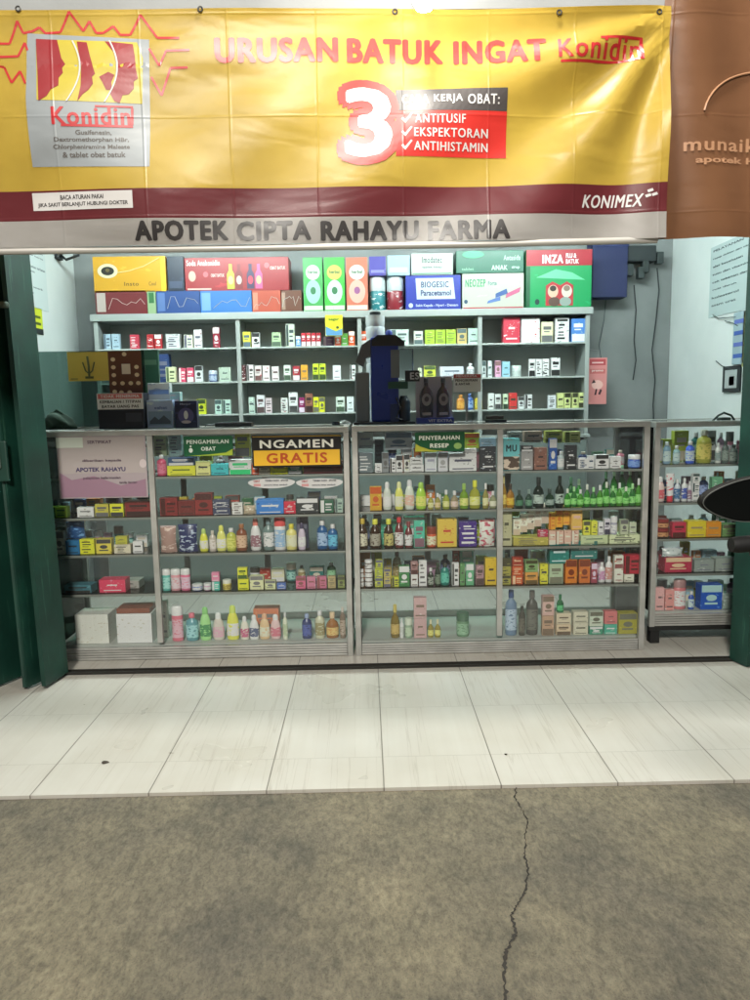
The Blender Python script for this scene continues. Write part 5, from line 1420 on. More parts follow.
wall_item('hanging_strip', 'strip', 746, 310, 756, 366, 'a8a868', 'yellowish sachet strip hanging at the edge of the right wall', [(None, .1, .9, .15+k*.22, .25+k*.22, '7a7a48') for k in range(4)])
wall_item('picture_frame', 'picture frame', 725, 366, 741, 392, '22282a', 'small dark framed picture on the right wall', [(None, .15, .85, .15, .85, 'a8b0b0'), (None, .3, .6, .25, .6, '2a3032')])
for k, pts in enumerate(([(713, 315), (718, 318), (736, 317)], [(725, 321), (733, 323), (738, 326)], [(716, 361), (722, 366), (735, 370)])):
    X = XR-0.012; bm = bmesh.new(); q = []
    for (px, py) in pts:
        d = (CM.to_3x3() @ Vector(((px-375)/F, (500-py)/F, -1))); t = X/d.x; q.append(Vector((X, d.y*t, CAM_H+d.z*t)))
    tube(bm, q, 0.003, 6); tag(link('wall_hook', bm, mat('4a5254', 0.5, 0.5), None, True), ('upper bent wire hook on the right wall under the poster', 'short middle wire hook on the right wall', 'lower bent wire hook on the right wall above the frame')[k], 'hook')
# dark clamp lamp at top left
q = P(61, 255, 5.2); o = empty('wall_clamp', (XL+0.001, 5.2, q.z), 'small black clamp high on the left wall near the corner', 'clamp')
bm = bmesh.new(); box(bm, 0, 0.03, -0.04, 0.04, -0.03, 0.03, 0.006); link('clamp_body', bm, mat('16191a', 0.5), o)
bm = bmesh.new(); tube(bm, [(0.03, 0, 0), (0.07, -0.02, -0.035), (0.16, -0.02, -0.005)], 0.009, 8); link('clamp_arm', bm, mat('16191a', 0.5), o, True)

# ------------------------------------------------------------------ signs on the front glass
YS = YC-0.004
def sign(name, x0, x1, y0, y1, col, label, parts, Y=YS, th=0.004, rnd_=0.006, cat='sign'):
    A = P(x0, (y0+y1)/2, Y); B = P(x1, (y0+y1)/2, Y); zt_ = P((x0+x1)/2, y0, Y).z; zb_ = P((x0+x1)/2, y1, Y).z
    w, h = B.x-A.x, zt_-zb_
    o = empty(name, ((A.x+B.x)/2, Y-th/2, zb_), label, cat)
    bm = bmesh.new(); pts = []
    for (cx, cz, a0) in ((w/2-rnd_, h-rnd_, 0), (-w/2+rnd_, h-rnd_, 90), (-w/2+rnd_, rnd_, 180), (w/2-rnd_, rnd_, 270)):
        for k in range(5):
            a = R(a0+k*22.5); pts.append((cx+rnd_*math.cos(a), cz+rnd_*math.sin(a)))
    f = bm.faces.new([bm.verts.new((x, -th/2, z)) for x, z in pts]); r_ = bmesh.ops.extrude_face_region(bm, geom=[f])
    for v in [g for g in r_['geom'] if isinstance(g, bmesh.types.BMVert)]: v.co.y += th
    bmesh.ops.recalc_face_normals(bm, faces=bm.faces); link('sign_board', bm, mat(col, 0.35), o)
    face(o, w, h, th, parts); return o
sign('sign', 252, 341.5, 435, 467, '161411', 'black and yellow sign reading NGAMEN GRATIS on the left display case', [
    ('yellow_field', 'e8b418', 1, ('r', 0.02, 0.98, 0.06, 0.535)), ('lettering', 'eeeade', 2, ('t', 'NGAMEN', 0.09, 0.91, 0.60, 0.86, 0.06)), ('lettering', 'b84a10', 2.5, ('t', 'GRATIS', 0.16, 0.84, 0.13, 0.45, 0.05)),
    ('border_line', 'c8a020', 1, ('r', 0.01, 0.99, 0.955, 0.97))])
sign('sign', 184, 233, 436, 456, '175c38', 'green sign reading PENGAMBILAN OBAT on the left display case', [
    ('lime_swoosh', 'a8c030', 1, ('p', [(0.05, 0.02), (0.99, 0.02), (0.99, 0.33), (0.85, 0.16), (0.5, 0.08)])), ('lettering', 'dce8dc', 2.5, ('t', 'PENGAMBILAN', 0.06, 0.92, 0.62, 0.82, 0.05)), ('lettering', 'dce8dc', 2.5, ('t', 'OBAT', 0.35, 0.65, 0.27, 0.47, 0.06)),
    ('emblem', 'dce8dc', 2, ('e', 0.14, 0.3, 0.04, 0.12)), ('emblem', 'dce8dc', 2, ('e', 0.14, 0.5, 0.02, 0.05))])
sign('sign', 415, 464.5, 432, 451.5, '14532e', 'green sign reading PENYERAHAN RESEP on the centre display case', [
    ('lime_swoosh', 'b0b030', 1, ('p', [(0.0, 0.02), (0.6, 0.02), (0.3, 0.1), (0.1, 0.28), (0.01, 0.42)])), ('lettering', 'e4ecdc', 2.5, ('t', 'PENYERAHAN', 0.08, 0.9, 0.60, 0.82, 0.05)), ('lettering', 'e4ecdc', 2.5, ('t', 'RESEP', 0.3, 0.68, 0.2, 0.42, 0.06)), ('leaf_picture', '8ab060', 2, ('e', 0.86, 0.28, 0.08, 0.16))])
for k, (a, b_) in enumerate(((248, 295), (296, 343))):
    A = P(a, 484, YS); B = P(b_, 484, YS); w = B.x-A.x; h = w*0.27
    o = empty('oval_sticker', ((A.x+B.x)/2, YS, A.z-h/2), ('left' if k == 0 else 'right')+' white oval sticker with dark text below the yellow sign', 'sticker', 'oval stickers below the sign')
    bm = bmesh.new(); r1 = [bm.verts.new((w/2*math.cos(t_), -0.0006, h*0.62+h/2*math.sin(t_)*(1.0 if math.sin(t_) < 0 else 0.6))) for t_ in [2*math.pi*i/32 for i in range(32)]]
    f = bm.faces.new(r1); r_ = bmesh.ops.extrude_face_region(bm, geom=[f])
    for v in [g for g in r_['geom'] if isinstance(g, bmesh.types.BMVert)]: v.co.y += 0.0012
    bmesh.ops.recalc_face_normals(bm, faces=bm.faces); link('sticker_sheet', bm, mat('c8c8c8', 0.4), o)
    face(o, w, h, 0.0012, [('lettering', 'a85050', 1, ('t', 'OBAT', 0.12, 0.26, 0.62, 0.8, 0.03)), ('lettering', '303848', 1, ('t', 'TERIMA KASIH', 0.36, 0.66, 0.66, 0.82, 0.02)), ('lettering', '202830', 1, ('t', 'APOTEK', 0.70, 0.86, 0.66, 0.82, 0.04)), ('lettering', '303848', 1, ('t', 'semoga lekas sembuh', 0.34, 0.84, 0.3, 0.46, 0.02)), ('pink_mark', 'c89090', 1, ('r', 0.12, 0.27, 0.3, 0.5))])
sign('certificate', 58, 147, 436, 498, 'a89ca0', 'pale pink certificate sheet taped inside the far left case', [
    ('upper_field', 'aea4a2', 1, ('r', 0.02, 0.98, 0.4, 0.98)), ('pink_wave', '98788a', 2, ('p', [(0.02, 0.02), (0.98, 0.02), (0.98, 0.3), (0.7, 0.2), (0.4, 0.36), (0.15, 0.3), (0.02, 0.42)])),
    ('lettering', '5c4a58', 3.5, ('t', 'SERTIFIKAT', 0.35, 0.62, 0.88, 0.93, 0.02)), ('lettering', '5c4a58', 3.5, ('t', 'diberikan kepada', 0.28, 0.72, 0.58, 0.63, 0.02)), ('lettering', '4a4068', 3.5, ('t', 'APOTEK RAHAYU', 0.2, 0.76, 0.43, 0.50, 0.03)), ('lettering', '5c4a58', 3.5, ('t', 'pelayanan kefarmasian', 0.28, 0.7, 0.3, 0.35, 0.02)), ('lettering', '5c4a58', 3.5, ('t', 'tanda tangan', 0.68, 0.88, 0.22, 0.27, 0.02)), ('tape_patch', 'c8d0c4', 4, ('r', 0.0, 0.3, 0.82, 0.985)), ('tape_patch', 'd0c4c4', 4, ('e', 0.96, 0.55, 0.04, 0.07))], cat='certificate', Y=YC-0.003, th=0.002, rnd_=0.002)

# bits of litter on the tiles
for k, (px, py, lab) in enumerate(((105, 763, 'small dark dry leaf scrap on the tiles at left'), (506, 755, 'tiny dark crumb on the tiles right of centre'))):
    q_ = G(px, py); bm = bmesh.new(); n__ = 9; rr_ = random.Random(k); sz = (0.011, 0.005, 0.005)[k]
    top = [bm.verts.new((sz*(0.6+0.5*rr_.random())*math.cos(2*math.pi*i/n__)*1.4, sz*(0.6+0.5*rr_.random())*math.sin(2*math.pi*i/n__), 0.001+0.004*rr_.random())) for i in range(n__)]
    f_ = bm.faces.new(top); r_ = bmesh.ops.extrude_face_region(bm, geom=[f_])
    for v in [g for g in r_['geom'] if isinstance(g, bmesh.types.BMVert)]: v.co.z += 0.0015
    bmesh.ops.recalc_face_normals(bm, faces=bm.faces); o = link('litter_scrap', bm, mat('3a3026', 0.8)); o.location = q_; tag(o, lab, 'litter')

# ------------------------------------------------------------------ things on the counter
GAIN = 1.6
ZC = ZTOP+0.003
def on_counter(px, Y): return P(px, 428, Y).x
# tinted glass screen
TINT = glassmat('tinted_acrylic', (0.38, 0.47, 0.44, 1), 1.45)
x0 = P(38, 390, 3.95).x; x1 = P(146, 390, 3.95).x; zt_ = P(90, 351, 3.95).z
o = empty('tinted_screen', ((x0+x1)/2, 3.95, ZC), 'dark tinted acrylic screen standing on the left end of the counter', 'screen')
w = x1-x0
bm = bmesh.new(); box(bm, -w/2, w/2, -0.002, 0.002, 0.012, zt_-ZC, 0.0008); link('acrylic_pane', bm, TINT, o)
bm = bmesh.new(); box(bm, -w/2, w/2, -0.012, 0.012, 0, 0.0115, 0.002); link('foot_rail', bm, alu(), o)
def flatcard(name, x0, x1, y0, y1, Y, col, label, cat, parts, th=0.002, tilt=0):
    return sign(name, x0, x1, y0, y1, col, label, parts, Y, th, 0.002, cat)
flatcard('card', 68, 110, 352, 381, 3.944, 'b8a048', 'yellow card with a dark plant drawing stuck on the tinted screen', 'card', [('plant_picture', '4a4a28', 1, ('l', [(0.5, 0.15), (0.5, 0.5), (0.48, 0.85)], 0.006)), ('plant_picture', '4a4a28', 1, ('l', [(0.36, 0.65), (0.42, 0.35), (0.5, 0.25), (0.58, 0.35), (0.64, 0.65)], 0.004)), ('base_mark', '4a4a28', 1, ('r', 0.4, 0.6, 0.08, 0.16)), ('base_mark', '8a7a38', 1, ('r', 0.05, 0.22, 0.05, 0.1))])
pp = [('centre_picture', 'c8b0a0', 1, ('r', 0.4, 0.66, 0.5, 0.72))]
for i, (u, v) in enumerate([(.15, .82), (.15, .65), (.15, .48), (.85, .65), (.85, .48), (.15, .3), (.4, .3), (.65, .3), (.88, .3), (.15, .12), (.35, .1), (.6, .1), (.5, .93)]): pp.append(('face_picture', 'd0a888', 1, ('e', u, v, 0.07, 0.045)))
flatcard('poster', 109, 142, 351, 397, 3.940, '54301f', 'brown poster dotted with small round pictures stuck on the tinted screen', 'poster', pp)
flatcard('green_panel', 143, 160, 350, 400, 4.15, '2a4a3c', 'dark green booklet standing just right of the tinted screen', 'booklet', [('pale_band', '4a6a58', 1, ('r', 0.1, 0.9, 0.7, 0.8))], 0.02)
# black box with notice
x0 = P(98, 415, 3.85).x; x1 = P(144, 415, 3.85).x; zt_ = P(120, 393, 3.85).z
o = empty('black_box', ((x0+x1)/2, 3.9, ZC), 'black box with a red and white notice strip on the counter', 'box'); w = x1-x0; h = zt_-ZC
bm = bmesh.new(); box(bm, -w/2, w/2, -0.05, 0.06, 0, h, 0.006); link('box_body', bm, mat('14141a', 0.35), o)
face(o, w, h, 0.1, [('notice_strip', 'd0c8c4', 1, ('r', 0.0, 1.0, 0.55, 0.99)), ('red_strip', 'a85858', 2, ('r', 0.02, 0.98, 0.84, 0.98)), ('lettering', 'e8d8d4', 3.5, ('t', 'TIDAK MENERIMA', 0.08, 0.92, 0.87, 0.95, 0.04)), ('lettering', '201c1c', 3, ('t', 'KEMBALIAN / TITIPAN', 0.06, 0.94, 0.72, 0.80, 0.05)), ('lettering', '201c1c', 3, ('t', 'BAYAR UANG PAS', 0.1, 0.9, 0.59, 0.67, 0.05)), ('slot', '2c2c34', 1, ('r', 0.6, 0.95, 0.2, 0.45))])
# dark green bag lumps
o = empty('cloth_bundle', (P(62, 428, 3.95).x, 3.90, ZC), 'dark green crumpled bundle on the counter behind the green door', 'bundle')
bm = bmesh.new(); bmesh.ops.create_icosphere(bm, subdivisions=4, radius=0.06)
for v in bm.verts:
    c = v.co.copy(); k = 1+0.22*math.sin(c.x*70+c.z*40)+0.15*math.sin(c.y*90+c.x*30); v.co = Vector((c.x*k*1.5, c.y*k*0.8, max(0, c.z*k*0.75+0.04)))
link('bundle_cloth', bm, mat('16281e', 0.8), o, True)
bm = bmesh.new(); tube(bm, [(-0.03, 0, 0.08), (0.0, 0, 0.1), (0.03, 0, 0.08)], 0.006, 8); link('knot', bm, mat('1c3024', 0.8), o, True)
def counter_box(name, x0, x1, ytop, col, c2, label, parts, Y=3.88, d=0.05, up=0.0, ybase=None, cat='carton'):
    A = P(x0, 415, Y); B = P(x1, 415, Y); zt_ = P((x0+x1)/2, ytop, Y).z
    zb_ = ZC if ybase is None else P((x0+x1)/2, ybase, Y).z
    w = B.x-A.x; h = zt_-zb_
    o = empty(name, ((A.x+B.x)/2, Y+d/2, zb_), label, cat)
    bm = bmesh.new(); box(bm, -w/2, w/2, -d/2, d/2, 0, h, 0.002); link('body', bm, printed(col, c2, 0.35, 25, 0.6), o); face(o, w, h, d, parts); return o
counter_box('pamphlet_rack', 147, 173, 400, '8a9cb8', 'a8b8d0', 'pale blue book with a landscape picture standing on the counter', [('landscape_picture', '6a8098', 1, ('r', 0.05, 0.95, 0.1, 0.6)), ('mountain_picture', '3a4450', 2, ('p', [(0.1, 0.25), (0.3, 0.42), (0.45, 0.3), (0.65, 0.46), (0.9, 0.25), (0.9, 0.15), (0.1, 0.15)])), ('lettering', '4a5a8a', 2, ('t', 'sehat', 0.3, 0.8, 0.68, 0.78, 0.03))], cat='book')
counter_box('white_carton', 149, 171, 383, 'b8bcc8', '8a94a8', 'stack of white and blue cartons standing behind the landscape book', [('blue_band', '6a80a8', 1, ('r', 0.05, 0.95, 0.75, 0.85)), ('blue_band', '6a80a8', 1, ('r', 0.05, 0.95, 0.5, 0.58))], Y=3.96)
counter_box('sachet_box', 171, 181, 392, '98c0d8', 'c0d8e8', 'small sky blue carton between book and navy box on the counter', [('white_panel', 'd0e0e8', 1, ('r', 0.15, 0.85, 0.5, 0.8))], Y=3.93)
counter_box('navy_box', 175, 197, 401, '1c2038', '2c3458', 'navy box with a white figure picture on the counter', [('pale_ring', '4a4870', 1, ('e', 0.5, 0.45, 0.36, 0.3)), ('white_figure', 'd8d4d8', 2, ('e', 0.5, 0.48, 0.1, 0.16)), ('white_figure', 'a8a0a8', 2, ('e', 0.5, 0.22, 0.22, 0.06)), ('lettering', '8a90a8', 1, ('t', 'Manjur', 0.25, 0.75, 0.84, 0.92, 0.02))])
# flat dark wallet / phone
A = P(215, 428, 3.92); B = P(252, 428, 3.92); o = empty('card_reader', ((A.x+B.x)/2, 3.95, ZC), 'flat black card reader lying on the counter', 'card reader'); w = B.x-A.x
bm = bmesh.new(); box(bm, -w/2, w/2, -0.04, 0.04, 0.0, 0.022, 0.006); link('reader_body', bm, mat('15181a', 0.35), o)
bm = bmesh.new(); box(bm, -w*0.3, w*0.3, -0.02, 0.02, 0.0225, 0.0245, 0.001); link('screen', bm, mat('3a4448', 0.15), o)
bm = bmesh.new(); tube(bm, [(-w/2-0.002, 0, 0.01), (-w/2-0.04, -0.01, 0.012), (-w/2-0.06, 0.02, 0.006)], 0.004, 6); link('cord', bm, mat('15181a', 0.4), o, True)
A = P(336, 428, 3.93); o = empty('wristwatch', (A.x, 3.93, ZC), 'small black and silver gadget beside the dispenser on the counter', 'gadget')
bm = bmesh.new(); lathe(bm, [(0.02, 0), (0.022, 0.004), (0.02, 0.018)], 18); link('dial', bm, mat('22262a', 0.3, 0.6), o, True)
bm = bmesh.new(); tube(bm, [(0.02, 0, 0.008), (0.045, 0.01, 0.02), (0.07, 0.02, 0.008), (0.075, 0.01, 0.003)], 0.006, 6); link('strap', bm, mat('c8ccd0', 0.3, 0.7), o, True)
# navy dispenser / printer machine
GAIN = 0.85
o = empty('dispenser_machine', (P(385, 428, 3.92).x, 3.98, ZC), 'tall navy blue machine with grey side and clear tank on the counter', 'machine')
def mx_(px): return P(px, 385, 3.92).x-P(385, 428, 3.92).x
def mz_(py): return P(385, py, 3.92).z-ZC
NV = mat('2a409a', 0.3); DG = mat('7a8288', 0.4); DK = mat('1e232a', 0.4)
bm = bmesh.new(); box(bm, mx_(371), mx_(399), -0.06, 0.08, 0.012, mz_(337), 0.012); link('column', bm, NV, o)
bm = bmesh.new(); box(bm, mx_(353), mx_(415), -0.08, 0.09, 0, 0.0115, 0.003); link('base_plate', bm, DK, o)
bm = bmesh.new(); box(bm, mx_(355), mx_(369.5), -0.05, 0.06, 0.012, mz_(372), 0.008); link('side_panel', bm, DG, o)
f_ = [(356, 362), (362, 345), (371, 339), (371, 356), (366, 358), (364, 366)]
def extr(pts, y0, y1):
    bm = bmesh.new(); f = bm.faces.new([bm.verts.new((mx_(x), y0, mz_(y))) for x, y in pts]); r_ = bmesh.ops.extrude_face_region(bm, geom=[f])
    for v in [g for g in r_['geom'] if isinstance(g, bmesh.types.BMVert)]: v.co.y = y1
    bmesh.ops.recalc_face_normals(bm, faces=bm.faces); return bm
link('slanted_head', extr(f_, -0.062, 0.05), mat('5a6068', 0.4), o)
link('cover', extr([(372, 340), (378, 335), (396, 335), (405, 342), (405, 346), (372, 346)], -0.066, 0.05), DK, o)
bm = bmesh.new(); lathe(bm, [(0.012, mz_(336)), (0.018, mz_(335)), (0.018, mz_(331)), (0.01, mz_(329))], 14, cx=mx_(390)); link('knob', bm, NV, o, True)
CL = glassmat('clear_plastic', (0.80, 0.84, 0.86, 1), 1.6, 0.15)
bm = bmesh.new(); box(bm, mx_(400), mx_(414), -0.05, 0.04, mz_(380), mz_(348), 0.01); link('clear_tank', bm, CL, o)
bm = bmesh.new(); box(bm, mx_(391), mx_(399.8), -0.064, -0.0605, mz_(378), mz_(350), 0.001); link('grey_label', bm, mat('6a727a', 0.4), o)
bm = bmesh.new(); box(bm, mx_(388), mx_(408), -0.07, 0.04, mz_(389), mz_(382), 0.003); link('green_tray', bm, mat('1f4a40', 0.5), o)
bm = bmesh.new(); lathe(bm, [(0.03, 0.012), (0.034, 0.016), (0.034, mz_(402)), (0.026, mz_(400)), (0.018, mz_(396))], 20, cx=mx_(404), cy=-0.03); link('dark_canister', bm, mat('202c38', 0.3), o, True)
bm = bmesh.new(); box(bm, mx_(405), mx_(419.5), -0.072, -0.068, mz_(382), mz_(371)); link('small_plate', bm, mat('20242c', 0.4), o)
bt_ = text_bm('ES', mx_(410), mx_(419), mz_(380), mz_(373), 0.05)
for v in bt_.verts: v.co.y -= 0.0735
link('lettering', bt_, mat('c8ccd4', 0.4), o)
bm = bmesh.new(); tube(bm, [(mx_(396), -0.061, mz_(398)), (mx_(400), -0.08, mz_(408)), (mx_(396), -0.075, mz_(418)), (mx_(402), -0.07, 0.02)], 0.004, 6); link('hose', bm, DK, o, True)
bm = bmesh.new(); box(bm, mx_(390), mx_(398), -0.064, -0.0605, mz_(424), mz_(404), 0.001); link('control_panel', bm, mat('2a3c70', 0.3), o)
# tissue roll behind it
o = empty('cup_stack', (P(377, 428, 4.08).x, 4.12, ZC), 'tall sleeve of white plastic cups with a dark lid behind the navy machine', 'cups')
zz = P(377, 307, 4.12).z-ZC
bm = bmesh.new(); prof = []
n_ = 18
for k in range(n_): prof += [(0.048+0.003*(k % 2), 0.002+zz*0.93*k/n_), (0.052, 0.002+zz*0.93*(k+0.8)/n_)]
lathe(bm, prof, 20); link('cups', bm, mat('dfe8ea', 0.3), o, True)
bm = bmesh.new(); lathe(bm, [(0.03, zz*0.935), (0.03, zz*0.955), (0.02, zz*0.96)], 16); link('lid', bm, mat('14181c', 0.4), o, True)
# boxed bottles
GAIN = 1.1
x0 = P(417, 415, 3.88).x; x1 = P(454, 415, 3.88).x; zt_ = P(435, 376, 3.88).z
o = empty('gift_box', ((x0+x1)/2, 3.93, ZC), 'clear display box holding two dark labelled bottles on the counter', 'display box'); w = x1-x0; h = zt_-ZC
bm = bmesh.new(); box(bm, -w/2, w/2, 0.03, 0.035, 0, h, 0.001); link('back_card', bm, mat('b0a8b8', 0.5), o)
bm = bmesh.new(); box(bm, -w/2, w/2, -0.05, 0.029, 0, 0.03, 0.001); link('base_card', bm, mat('38489a', 0.4), o)
bm = bmesh.new(); box(bm, -w/2, w/2, -0.05, -0.047, 0.031, h, 0.001); link('window', bm, GLASS, o)
t_ = text_bm('VIT EXTRA', -w*0.2, w*0.46, 0.008, 0.022, 0.03)
for v in t_.verts: v.co.y = -0.052
link('lettering', t_, mat('c8ccdc', 0.4), o)
for sx in (-1, 1):
    q = empty('dark_bottle', ((x0+x1)/2+sx*w*0.23, 3.92, ZC+0.031), ('left' if sx < 0 else 'right')+' dark bottle with pale round label inside the clear display box', 'bottle', 'bottles in the display box')
    bm = bmesh.new(); lathe(bm, [(0.033, 0), (0.035, 0.004), (0.035, h*0.46), (0.028, h*0.56), (0.011, h*0.66), (0.010, h*0.74)], 18, 1, 0.55); link('bottle_body', bm, mat('2a1c24', 0.2), q, True)
    bm = bmesh.new(); lathe(bm, [(0.012, h*0.741), (0.012, h*0.83), (0.009, h*0.84)], 14); link('cap', bm, mat('1c1a20', 0.3), q, True)
    link('round_label', poly_bm([(0.024*math.cos(a), h*0.38+0.032*math.sin(a)) for a in [2*math.pi*k/20 for k in range(20)]], -0.0215), mat('a8a0a4', 0.4), q)
    link('label_mark', poly_bm([(0.012*math.cos(a), h*0.39+0.014*math.sin(a)) for a in [2*math.pi*k/16 for k in range(16)]], -0.0225), mat('4a3c44', 0.4), q)
    bm = bmesh.new(); box(bm, -0.022, 0.022, -0.0222, -0.0212, 0.012, 0.026); link('lower_label', bm, mat('c8bcb8', 0.4), q)
# notice card
q = sign('notice_card', 453, 481, 374, 392, 'dcdcd8', 'white notice card with red header standing behind the bottle box', [('red_header', 'b04a4a', 1, ('r', 0.02, 0.98, 0.78, 0.98)), ('lettering', 'f0e4e4', 2.2, ('t', 'MENERIMA', 0.1, 0.85, 0.82, 0.95, 0.05)), ('lettering', '282828', 1.5, ('t', 'PENGIRIMAN', 0.08, 0.86, 0.58, 0.72, 0.05)), ('lettering', '282828', 1.5, ('t', '& ANTAR', 0.08, 0.6, 0.38, 0.52, 0.05))], Y=4.05, th=0.004, rnd_=0.002, cat='notice')
bm = bmesh.new(); box(bm, -0.006, 0.006, 0.0025, 0.009, ZC-q.location.z, 0.08); link('stand', bm, mat('aaa', 0.3), q)
bm = bmesh.new(); box(bm, -0.05, 0.05, 0.0, 0.06, ZC-q.location.z, ZC-q.location.z+0.004); link('stand_foot', bm, mat('aaa', 0.3), q)
A = P(493, 428, 3.95); o = empty('stapler', (A.x, 3.95, ZC), 'small black stapler lying near the right end of the counter', 'stapler')
bm = bmesh.new(); box(bm, -0.04, 0.07, -0.014, 0.014, 0, 0.012, 0.003); link('lower_arm', bm, DK, o)
bm = bmesh.new(); box(bm, -0.04, 0.055, -0.013, 0.013, 0.016, 0.034, 0.005); link('upper_arm', bm, mat('2a2620', 0.35), o)
A = P(728, 421, 4.0); o = empty('wire_holder', (A.x, 4.05, P(728, 423, YR).z+0.004), 'small dark metal holder on top of the end case', 'holder')
bm = bmesh.new(); tube(bm, [(-0.06, 0, 0.003), (-0.03, 0, 0.03), (0.0, 0, 0.045), (0.04, 0, 0.03), (0.06, 0, 0.003)], 0.006, 8); link('wire_arch', bm, mat('2c3634', 0.4, 0.5), o, True)
bm = bmesh.new(); box(bm, -0.03, 0.03, -0.02, 0.02, 0.0, 0.02, 0.004); link('holder_base', bm, mat('38423f', 0.4), o)

GAIN = 1.0
# ------------------------------------------------------------------ parked motorcycle at the right, only its mirror and grip in view
mb = P(757, 500, 1.42)
o = empty('parked_motorcycle', (1.34, 1.5, 0.0), 'parked motorcycle at the right edge with its black mirror and grip showing', 'motorcycle')
BK = mat('0c0d0d', 0.6, 0, 0.25); ox, oy = 1.34, 1.5
def ml(px, py, Y): 
    p = P(px, py, Y); return Vector((p.x-ox, Y-oy, p.z))
# mirror: pointed oval shell with pale rim
outl = [(696, 502), (699, 495), (707, 489), (720, 483), (736, 478), (754, 475), (772, 477), (783, 486), (786, 498), (780, 509), (766, 517), (748, 520), (730, 519.5), (714, 515), (702, 509)]
sm = []
for i in range(len(outl)):
    a, b_ = outl[i], outl[(i+1) % len(outl)]; p_, n_2 = outl[i-1], outl[(i+2) % len(outl)]
    for k in range(4):
        t = k/4; c = [0.5*((2*a[j])+(-p_[j]+b_[j])*t+(2*p_[j]-5*a[j]+4*b_[j]-n_2[j])*t*t+(-p_[j]+3*a[j]-3*b_[j]+n_2[j])*t**3) for j in (0, 1)]; sm.append(c)
cx = sum(p[0] for p in sm)/len(sm); cy = sum(p[1] for p in sm)/len(sm)
bm = bmesh.new(); rings = []
for (sc_, yo) in ((0.93, 1.395), (1.0, 1.40), (1.0, 1.415), (0.85, 1.435), (0.5, 1.448), (0.1, 1.452)):
    rings.append([bm.verts.new(ml(cx+(x-cx)*sc_, cy+(y-cy)*sc_, 1.42)+Vector((0, yo-1.42, 0))) for x, y in sm])
for a, b_ in zip(rings[:-1], rings[1:]):
    for i in range(len(a)): bm.faces.new((a[i], a[(i+1) % len(a)], b_[(i+1) % len(a)], b_[i]))
bm.faces.new(rings[-1]); bmesh.ops.recalc_face_normals(bm, faces=bm.faces)
mir = link('mirror', bm, BK, o, True)
bm = bmesh.new(); vs = [bm.verts.new(ml(cx+(x-cx)*0.925, cy+(y-cy)*0.925, 1.42)+Vector((0, -0.022, 0))) for x, y in sm]; f = bm.faces.new(vs); f.normal_update()
if f.normal.y > 0: f.normal_flip()
link('mirror_glass', bm, mat('070908', 0.3, 0.0, 0.25), mir)
bm = bmesh.new(); rp_ = [ml(cx+(x-cx)*0.975, cy+(y-cy)*0.975, 1.42)+Vector((0, -0.026, 0)) for x, y in sm]; tube(bm, rp_+[rp_[0]], 0.0007, 6); link('rim', bm, mat('5a5e5a', 0.5, 0.2), mir, True)
g0 = ml(731, 545, 1.44)
bm = bmesh.new(); tube(bm, [g0, g0+Vector((0.012, 0.001, 0)), g0+Vector((0.13, 0.02, 0.004))], [0.014, 0.0165, 0.0165], 14); link('grip', bm, mat('0b0b0b', 0.6), o, True)
bm = bmesh.new(); tube(bm, [g0+Vector((0.13, 0.02, 0.004)), g0+Vector((0.25, 0.04, 0.0)), (0.02, 0.1, 0.98)], 0.011, 12)
hx = 0.04-(g0.x+0.0); 
tube(bm, [(0.02, 0.1, 0.98), (0.28, 0.04, 1.0), (0.5, 0.0, 1.01)], 0.011, 12); link('handlebar', bm, BK, o, True)
bm = bmesh.new(); tube(bm, [g0+Vector((0.15, 0.02, 0.02)), g0+Vector((0.14, 0.02, 0.06)), ml(768, 512, 1.42)+Vector((0, 0.01, 0))], 0.0055, 8); link('mirror_stalk', bm, BK, o, True)
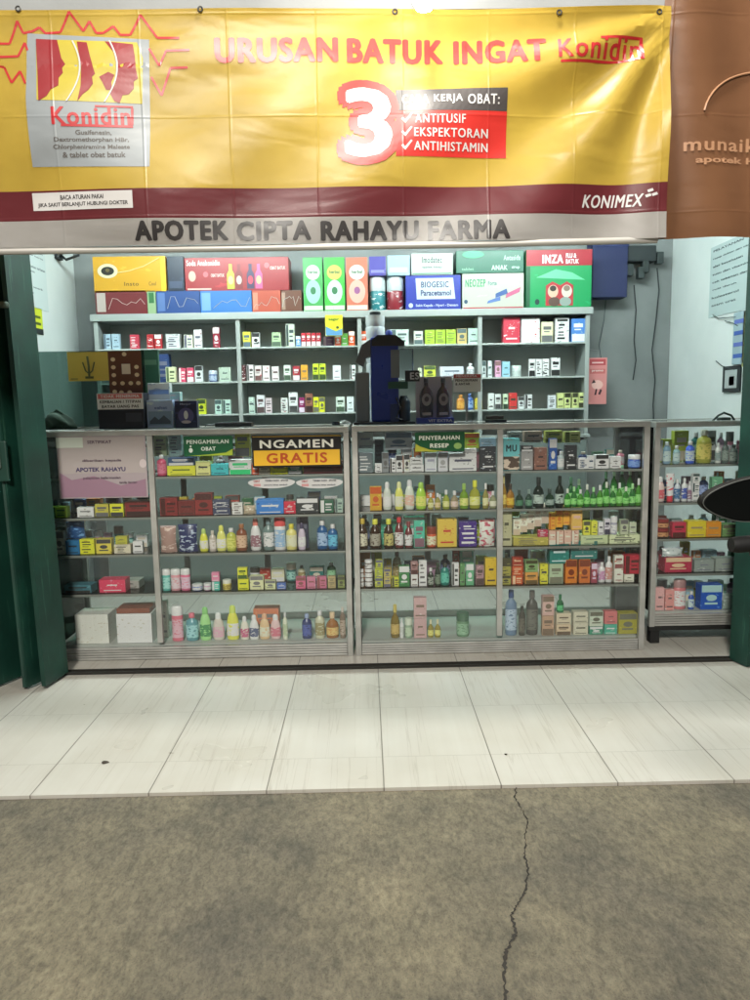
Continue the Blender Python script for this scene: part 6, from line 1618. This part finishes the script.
bm = bmesh.new(); tube(bm, [g0+Vector((0.02, -0.035, -0.01)), g0+Vector((0.1, -0.04, -0.006)), g0+Vector((0.17, -0.005, 0))], 0.005, 8); link('brake_lever', bm, mat('2c2f2e', 0.3, 0.7), o, True)
def wheel(y, r=0.28):
    q = empty('wheel', (0.06, y, r+0.0-0.012)); q.parent = o
    bm = bmesh.new()
    for i in range(32):
        pass
    R_, r2 = r-0.04, 0.04; vs = []
    for i in range(36):
        a = 2*math.pi*i/36; vs.append([bm.verts.new((r2*math.sin(2*math.pi*k/10), (R_+r2*math.cos(2*math.pi*k/10))*math.cos(a), (R_+r2*math.cos(2*math.pi*k/10))*math.sin(a))) for k in range(10)])
    for i in range(36):
        for k in range(10): bm.faces.new((vs[i][k], vs[(i+1) % 36][k], vs[(i+1) % 36][(k+1) % 10], vs[i][(k+1) % 10]))
    bmesh.ops.recalc_face_normals(bm, faces=bm.faces); link('tyre', bm, mat('0d0d0d', 0.8), q, True)
    bm = bmesh.new()
    for i in range(5):
        a = 2*math.pi*i/5; tube(bm, [(0, 0, 0), (0, R_*math.cos(a), R_*math.sin(a))], 0.014, 8)
    link('rim', bm, mat('6a6c6a', 0.3, 0.8), q, True)
wheel(0.42); wheel(-0.78)
bm = bmesh.new(); tube(bm, [(0.0, 0.42, 0.27), (0.0, 0.2, 0.72), (0.02, 0.12, 0.97)], 0.018, 10); tube(bm, [(0.12, 0.42, 0.27), (0.12, 0.2, 0.72), (0.1, 0.12, 0.97)], 0.018, 10); link('front_fork', bm, mat('3a3c3b', 0.3, 0.7), o, True)
bm = bmesh.new(); box(bm, -0.02, 0.16, -0.75, 0.06, 0.36, 0.66, 0.07); link('body_panel', bm, mat('1a2a4a', 0.25), o, True)
bm = bmesh.new(); box(bm, -0.05, 0.19, -0.85, -0.1, 0.665, 0.76, 0.035); link('seat', bm, mat('101010', 0.6), o, True)
bm = bmesh.new(); lathe(bm, [(0.02, -0.04), (0.07, 0.0), (0.075, 0.03), (0.06, 0.06)], 20); q = link('headlight', bm, mat('8a8e90', 0.15, 0.5), o, True); q.location = (0.06, 0.2, 0.86); q.rotation_euler = (R(-90), 0, 0)
